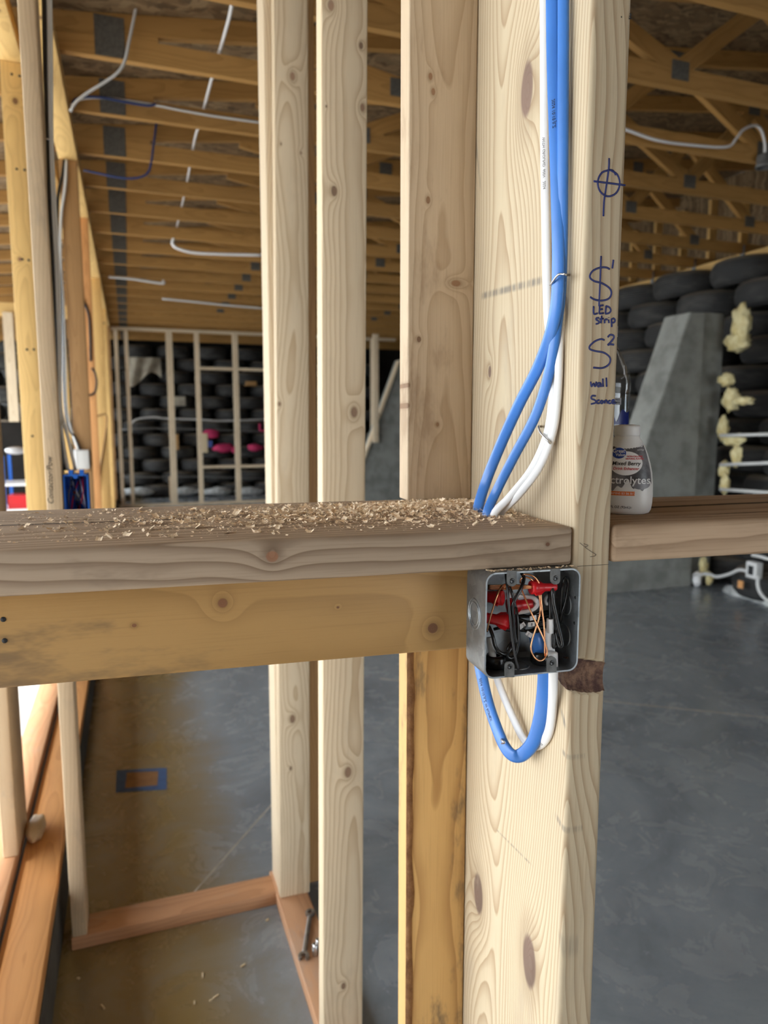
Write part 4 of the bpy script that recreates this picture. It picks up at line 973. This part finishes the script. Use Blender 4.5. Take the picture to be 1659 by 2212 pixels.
# wires (coordinates read in the enlarged photograph, each with its own depth in the box)
def BW(x, y, v): return NF(1040 + x / 7.541, 1220 + y / 7.541, v)
def wire(name, pts, r, mat, lb, grp=None):
    tag(tube(name, [BW(x, y, v) for x, y, v in pts], r, M[mat], n=8, k=6), lb, 'wire', grp)
wire('copper_wire', ((650, 400, .004), (730, 590, 0), (820, 800, -.004), (1000, 1180, -.008), (1058, 1350, -.008), (1066, 1450, -.008), (1010, 1540, -.009), (930, 1560, -.009), (850, 1490, -.008), (806, 1370, -.008), (820, 1250, -.007), (880, 1050, -.006), (940, 850, -.004), (962, 700, -.002), (940, 500, -.001), (880, 330, 0), (800, 230, 0), (700, 200, .002), (640, 240, .004), (635, 300, .006)), .0009, 'copper', 'bare copper wire bent into a long loop in the metal box')
wire('copper_wire', ((660, 175, .004), (700, 155, 0), (800, 165, -.002), (900, 240, -.003), (960, 380, -.004), (972, 550, -.004), (985, 700, -.005), (1010, 900, -.006), (1028, 1150, -.008), (1030, 1480, -.0075)), .0009, 'copper', 'bare copper wire arching over the red connector down to the bushing')
wire('copper_wire', ((560, 300, .012), (430, 310, .008), (330, 350, .004), (250, 520, 0), (170, 770, 0), (120, 950, .002), (92, 1090, .004)), .0009, 'copper', 'bare copper wire sweeping down the box wall past the red connectors')
for i, y in enumerate((330, 352, 372, 388)):
    wire('copper_wire', ((105, y + 6, .018), (400, y + rnd.uniform(-12, 14), .008), (640, y, .004), (835, 365 + (i - 1.5) * 9, -.002)), .0008, 'copper', 'bare copper wire of the bundle entering the wing connector', 'copper bundle in the box')
wire('black_wire', ((395, 120, .004), (420, 350, -.004), (440, 600, -.008), (470, 900, -.010), (500, 1200, -.010), (550, 1500, -.0105), (602, 1705, -.0105)), .0014, 'black', 'straight black wire hanging the full height of the box')
wire('black_wire', ((655, 140, .006), (692, 220, 0), (650, 370, -.006), (550, 560, -.008), (503, 690, -.008), (520, 900, -.007), (545, 1150, -.006), (572, 1265, -.006), (592, 1150, -.006), (580, 850, -.004), (560, 700, 0)), .0017, 'black', 'black wire bent into a narrow hairpin in the middle of the box')
wire('black_wire', ((460, 360, .004), (500, 480, .002), (545, 650, .002), (590, 900, .002), (605, 1200, .002), (560, 1450, .002), (480, 1520, .002), (420, 1480, .002), (440, 1350, .002), (490, 1270, .004)), .0016, 'black', 'black wire curling round behind the hairpin wire')
wire('black_wire', ((120, 1000, .010), (180, 1150, .004), (222, 1320, .002), (300, 1430, 0), (400, 1450, 0), (470, 1370, 0), (495, 1270, .004)), .0018, 'black', 'black wire drooping in a curve low in the box')
wire('black_wire', ((1145, 240, .002), (1155, 420, -.005), (1170, 600, -.007), (1215, 820, -.008), (1265, 1050, -.008), (1310, 1240, -.008), (1305, 1325, -.008), (1262, 1300, -.007), (1225, 1150, -.004), (1190, 950, .002)), .0019, 'black', 'thick black wire hooked down over the red wing connector')
wire('black_wire', ((1290, 900, .010), (1300, 620, .008), (1320, 380, .006), (1350, 240, .006), (1390, 215, .006), (1420, 280, .006), (1405, 430, .006), (1370, 620, .006), (1310, 800, .006), (1275, 930, .008)), .0017, 'black', 'black wire making a tall loop along the bright box wall')
wire('black_wire', ((1105, 300, .008), (1112, 500, .004), (1120, 700, 0), (1122, 890, -.003)), .0019, 'black', 'black wire going straight down into the white sleeve')
wire('black_wire', ((1190, 890, .002), (1178, 1100, -.002), (1166, 1300, -.004), (1180, 1345, -.004), (1203, 1300, -.004), (1208, 1080, -.002), (1205, 900, .002)), .0016, 'black', 'short black wire folded beside the white sleeve')
for i, (y0, y1, v) in enumerate(((840, 760, .020), (880, 900, .018), (930, 860, .022), (1040, 1050, .016), (800, 800, .024), (1060, 1010, .018))):
    wire('black_wire', ((600, y0, v), (760, (y0 + y1) / 2 + 40, v - .003), (930, y1 + 25, v - .004), (1080, y1, v)), .0015, 'black', 'black wire crossing level deep inside the metal box', 'black wires deep in the box')
wire('black_wire', ((200, 1050, .016), (330, 1025, .012), (420, 1060, .012), (620, 1060, .014), (700, 1020, .016), (730, 930, .016)), .0016, 'black', 'black wire looping below the lower red connector')
for i in range(3):
    wire('white_wire', ((400, 470 + i * 22, .016), (620, 500 + i * 12, .012), (800, 520 + i * 10, .008), (890 - i * 12, 560 + i * 8, .006), (928 - i * 16, 630, .006), (880 - i * 12, 710 - i * 6, .006), (760, 760 - i * 8, .008), (580, 792 - i * 10, .012)), .0016, 'white', 'white wire making a hairpin round the middle red connector', 'white wires in the box')
wire('white_wire', ((1080, 500, .022), (1040, 570, .018), (1060, 640, .016), (1095, 620, .018)), .0015, 'white', 'short white wire loop behind the black wires')
wire('white_sheath', ((1085, 1050, .002), (1105, 1200, .002), (1125, 1350, .003), (1148, 1490, .006)), .0040, 'white', 'white cable end entering the box near its bright wall')
wire('white_sheath', ((1120, 880, -.003), (1118, 1000, -.003), (1112, 1108, -.003)), .0036, 'white', 'white label sleeve wrapped on the black wire')
wire('white_sheath', ((130, 1180, .012), (155, 1350, .010), (185, 1500, .010), (165, 1600, .012)), .0036, 'offwhite', 'white cable end in the dark lower corner of the box')
P = [BW(x, y, v) for x, y, v in ((880, 1110, .012), (905, 1220, .010), (935, 1340, .010), (960, 1470, .012))]
V, F = sweep(P, .0078, .0036, ND, 12, 6, 2.2); tag(wmesh('blue_sheath', V, F, M['blue']), 'blue cable end coming up through the black bushing', 'wire')
for i, (x, y, an, lb) in enumerate(((845, 865, .1, 'white number tag on a wire by the copper loop'), (680, 985, .6, 'white number tag on a wire by the lower red connector'), (815, 970, .05, 'white number tag in the middle of the copper loop'), (760, 1130, -.6, 'white tag end just above the blue cable end'))):
    t = thing('wire_tag', BW(x, y, .004), lb, 'tag'); c = BW(x, y, .004)
    xa = NW * math.cos(an) + ZV * math.sin(an); link('flag', box_mesh('flag', .0070, .0006, .0044, M['lwhite'], 0, 1), frame(c - ZV * .0022, xa, ZV * math.cos(an) - NW * math.sin(an)), t)
    V, F = text_vf('82'[i % 2], .004, 0); za = ZV * math.cos(an) - NW * math.sin(an)
    wmesh('tag_print', [c + xa * (v.x - .001) + za * (v.y - .0014) - ND * .0006 for v in V], F, M['blackink'], t, False)
# red twist-on connectors
def nut(p, ax, ln, r0, r1, lb, wings=True):
    M4 = frame(p, ax.orthogonal(), ax)
    t = thing('wire_connector', p, lb, 'wire connector')
    prof = [(0, .002), (r0 * .7, .0), (r0, .0), (r0, ln * .16), (r0 * .92, ln * .2), (r0 * .85, ln * .3), (r1 * 1.1, ln * .45), (r1, ln * .5), (r1 * .98, ln * .92), (r1 * .8, ln * .98), (0, ln)]
    V, F = lathe(prof, 22, M4); wmesh('cap', V, F, M['red'], t)
    for sgn in (-1, 1):
        A = [Vector((sgn * r0 * .6, 0, ln * .05)), Vector((sgn * r0 * 1.35, 0, ln * .12)), Vector((sgn * r0 * 1.2, 0, ln * .34)), Vector((sgn * r1 * .9, 0, ln * .55))]
        V = [M4 @ (a + Vector((0, q, 0))) for q in (-.001, .001) for a in A]
        wmesh('wing', V, [(0, 1, 2, 3), (7, 6, 5, 4), (0, 4, 5, 1), (1, 5, 6, 2), (2, 6, 7, 3), (3, 7, 4, 0)], M['red'], t, False)
nut(BW(800, 372, -.001), (BW(1310, 360, -.002) - BW(800, 372, -.001)).normalized(), .0275, .0066, .0040, 'red wing connector at the end of the copper bundle')
nut(BW(345, 545, .004), (BW(120, 520, .012) - BW(345, 545, .002)).normalized(), .020, .0072, .0058, 'red connector high against the box wall, seen end on')
nut(BW(420, 680, .012), (BW(800, 630, .008) - BW(420, 680, .012)).normalized(), .026, .0070, .0050, 'red connector in the middle under the white wires')
nut(BW(455, 930, .004), (BW(110, 870, .010) - BW(455, 930, .004)).normalized(), .026, .0074, .0052, 'red connector low against the box wall with its flared end free')

# ================================================================== BOTTLES
bc = N(.1085, .082, 1.3012); fa = (CAM - bc); fa.z = 0; fa.normalize(); ra = Vector((-fa.y, fa.x, 0))   # front and right of the bottle as seen
if ra.dot(Rt) < 0: ra = -ra
wb = thing('drink_enhancer_bottle', bc, 'white squeeze bottle with dark berry drink label on the shelf plank', 'bottle')
prof = [(0, .0), (.022, .0), (.0262, .0015), (.0283, .005), (.0293, .012), (.0297, .022), (.0293, .034), (.028, .046), (.0258, .056), (.0228, .066), (.0195, .0745), (.0155, .0815), (.0128, .086), (.0124, .0875)]
DEP = .70
def hw(z):
    for (r0, z0), (r1, z1) in zip(prof[:-1], prof[1:]):
        if z0 <= z <= z1 and z1 > z0: return r0 + (r1 - r0) * (z - z0) / (z1 - z0)
    return prof[-1][0]
def BS(x, z, off=.0002):
    """point on the bottle's face: x to the right across it, z up"""
    a = hw(z) + off; s = x / a; th = math.asin(s) if abs(s) < .9 else math.copysign(math.asin(.9) + (abs(s) - .9) * 1.3, s)
    return bc + ra * (a * math.sin(th)) + fa * ((a * math.cos(th)) * DEP + off) + ZV * z
V, F = [], []; n = 40
for r, z in prof:
    for j in range(n):
        th = 2 * math.pi * j / n; V.append(bc + ra * (r * math.sin(th)) + fa * (r * math.cos(th) * (DEP if r > .02 else DEP + (1 - DEP) * min(1, (.02 - r) / .006) if z > .05 else DEP)) + ZV * z)
for i in range(len(prof) - 1):
    for j in range(n): F.append((i * n + j, i * n + (j + 1) % n, (i + 1) * n + (j + 1) % n, (i + 1) * n + j))
wmesh('body', V, F, M['bottle'], wb)
V, F = lathe([(.0124, .0855), (.0134, .086), (.0138, .088), (.0138, .0955), (.0132, .0975), (.006, .0985), (0, .0985)], 36, Matrix.Translation(bc)); wmesh('cap', V, F, M['bottle'], wb)
def grid_patch(fn, nx=26, nz=22):
    V = [fn(i / nx, j / nz) for i in range(nx + 1) for j in range(nz + 1)]
    F = [(i * (nz + 1) + j, (i + 1) * (nz + 1) + j, (i + 1) * (nz + 1) + j + 1, i * (nz + 1) + j + 1) for i in range(nx) for j in range(nz)]
    return V, F
def zlow(x): return .032 + .004 * math.sin(x * 260 + 1.0) + .003 * math.sin(x * 610)
def smokefn(a, b):
    q = -.97 + 1.94 * a
    x = q * .028; z = zlow(x) + (.079 - zlow(x)) * b; return BS(q * hw(z) * .995, z, .0002)
V, F = grid_patch(smokefn, 40, 26); lab = wmesh('label', V, F, M['smoke'], wb); lab['label'] = 'dark smoky berry label'
def disc(cx, cz, rx, rz, off, mat, nm, parent=lab):
    V = [BS(cx, cz, off)]; F = []; K = 36; R = 6
    for r in range(1, R + 1):
        for k in range(K):
            a = 2 * math.pi * k / K; V.append(BS(cx + rx * r / R * math.cos(a), cz + rz * r / R * math.sin(a), off))
    for k in range(K): F.append((0, 1 + k, 1 + (k + 1) % K))
    for r in range(R - 1):
        for k in range(K): F.append((1 + r * K + k, 1 + (r + 1) * K + k, 1 + (r + 1) * K + (k + 1) % K, 1 + r * K + (k + 1) % K))
    return wmesh(nm, V, F, M[mat], parent)
def btext(s, size, cx, cz, mat, off, shear=0.0, bold=0.0, parent=lab, nm='lettering', align='CENTER', space=1.0):
    V, F = text_vf(s, size, bold, shear, 3, align, space)
    return wmesh(nm, [BS(cx + v.x, cz + v.y, off) for v in V], F, M[mat], parent, False)
disc(.0, .0565, .0178, .0135, .0004, 'smoke', 'oval_rim'); disc(.0, .0565, .0172, .0130, .00055, 'lwhite', 'white_oval')
disc(-.0075, .0675, .0078, .0063, .0007, 'lwhite', 'badge_rim'); disc(-.0075, .0675, .0074, .0059, .0009, 'lblue', 'blue_badge')
btext('Great', .0054, -.0078, .0680, 'lwhite', .0011, 0, .00006); btext('Value', .0045, -.0060, .0643, 'lwhite', .0011, 0, .00006)
btext('Mixed Berry', .0058, .0004, .0545, 'blackink', .0008, .15, .00010); btext('Drink Enhancer', .0042, .0004, .0495, 'lred', .0008, .12, .00008)
btext('NON-CALORIE', .0024, .0088, .0632, 'lred', .0008, .1, .00008); btext('NATURAL FLAVOR', .0022, .0088, .0608, 'lred', .0008, .1, .00008)
btext('30', .0056, .0142, .0742, 'lwhite', .0006, 0, .00006); btext('servings', .0022, .0148, .0705, 'lwhite', .0006)
btext('electrolytes', .0117, .0264, .0345, 'lwhite', .0007, 0, .0001, align='RIGHT')
disc(.0165, .0335, .0095, .0052, .0003, 'lgrey', 'smoke_curl')
V, F = grid_patch(lambda a, b: BS(-.027 + .0375 * a, .0215 + .0045 * b, .0003), 20, 3); wmesh('orange_band', V, F, M['lorange'], lab)
btext('VITAMINS B3 B6 B12', .0034, -.0040, .0226, 'lwhite', .0005); btext('3.11 FL OZ (92mL)', .0036, -.0075, .0075, 'blackink', .0004, 0, .00006); btext('U', .0026, .0072, .0076, 'blackink', .0004)

# clear water bottle behind it
cc = N(.1245, .160, 1.3012); fc = (CAM - cc); fc.z = 0; fc.normalize(); rc = Vector((-fc.y, fc.x, 0))
if rc.dot(Rt) < 0: rc = -rc
cb = thing('water_bottle', cc, 'clear plastic water bottle with blue printed label behind the white bottle', 'bottle')
R0 = .0325
cprof = [(0, .004), (.018, .0), (.029, .003), (R0, .010), (R0, .030), (.0315, .034), (R0, .038), (R0, .052), (.0315, .056), (R0, .060), (R0, .080), (.0312, .084), (R0, .088), (.0315, .094), (.0318, .096), (.0318, .136), (R0, .139), (R0, .148), (.0315, .154), (.027, .168), (.0205, .182), (.0145, .193), (.0125, .197), (.0125, .203)]
V, F = lathe(cprof, 40, Matrix.Translation(cc)); wmesh('body', V, F, M['clear'], cb)
V, F = lathe([(.0, .216), (.014, .216), (.0148, .214), (.0148, .202), (.013, .2)], 28, Matrix.Translation(cc)); wmesh('cap', V, F, M['lwhite'], cb)
def CS(x, z, off):
    a = .0321 + off; th = math.asin(max(-.99, min(.99, x / a))); return cc + rc * (a * math.sin(th)) + fc * (a * math.cos(th)) + ZV * z
V, F = lathe([(.0320, .0975), (.0320, .135)], 40, Matrix.Translation(cc)); cl = wmesh('label', V, F, M['film'], cb)
V, F = grid_patch(lambda a, b: CS(-.030 + .061 * a, .0985 + (.006 + .012 * abs(math.sin((a + .06) * 7.5)) + .004 * math.sin(a * 31)) * b, .0003), 40, 4); wmesh('mountain_print', V, F, M['lnavy'], cl)
def ctext(s, size, cx, cz, mat, off=.0007):
    V, F = text_vf(s, size, size * .012, 0, 3, 'CENTER'); wmesh('lettering', [CS(cx + v.x, cz + v.y, off) for v in V], F, M[mat], cl, False)
ctext('WATER', .0085, -.002, .1035, 'lwhite')
V, F = grid_patch(lambda a, b: CS(.0135 + .0078 * a, .1215 + .0078 * b, .0003), 4, 3); wmesh('print_panel', V, F, M['lgrey'], cl)
ctext('NO', .0030, .0174, .1262, 'blackink'); ctext('BPA', .0032, .0174, .1228, 'blackink')
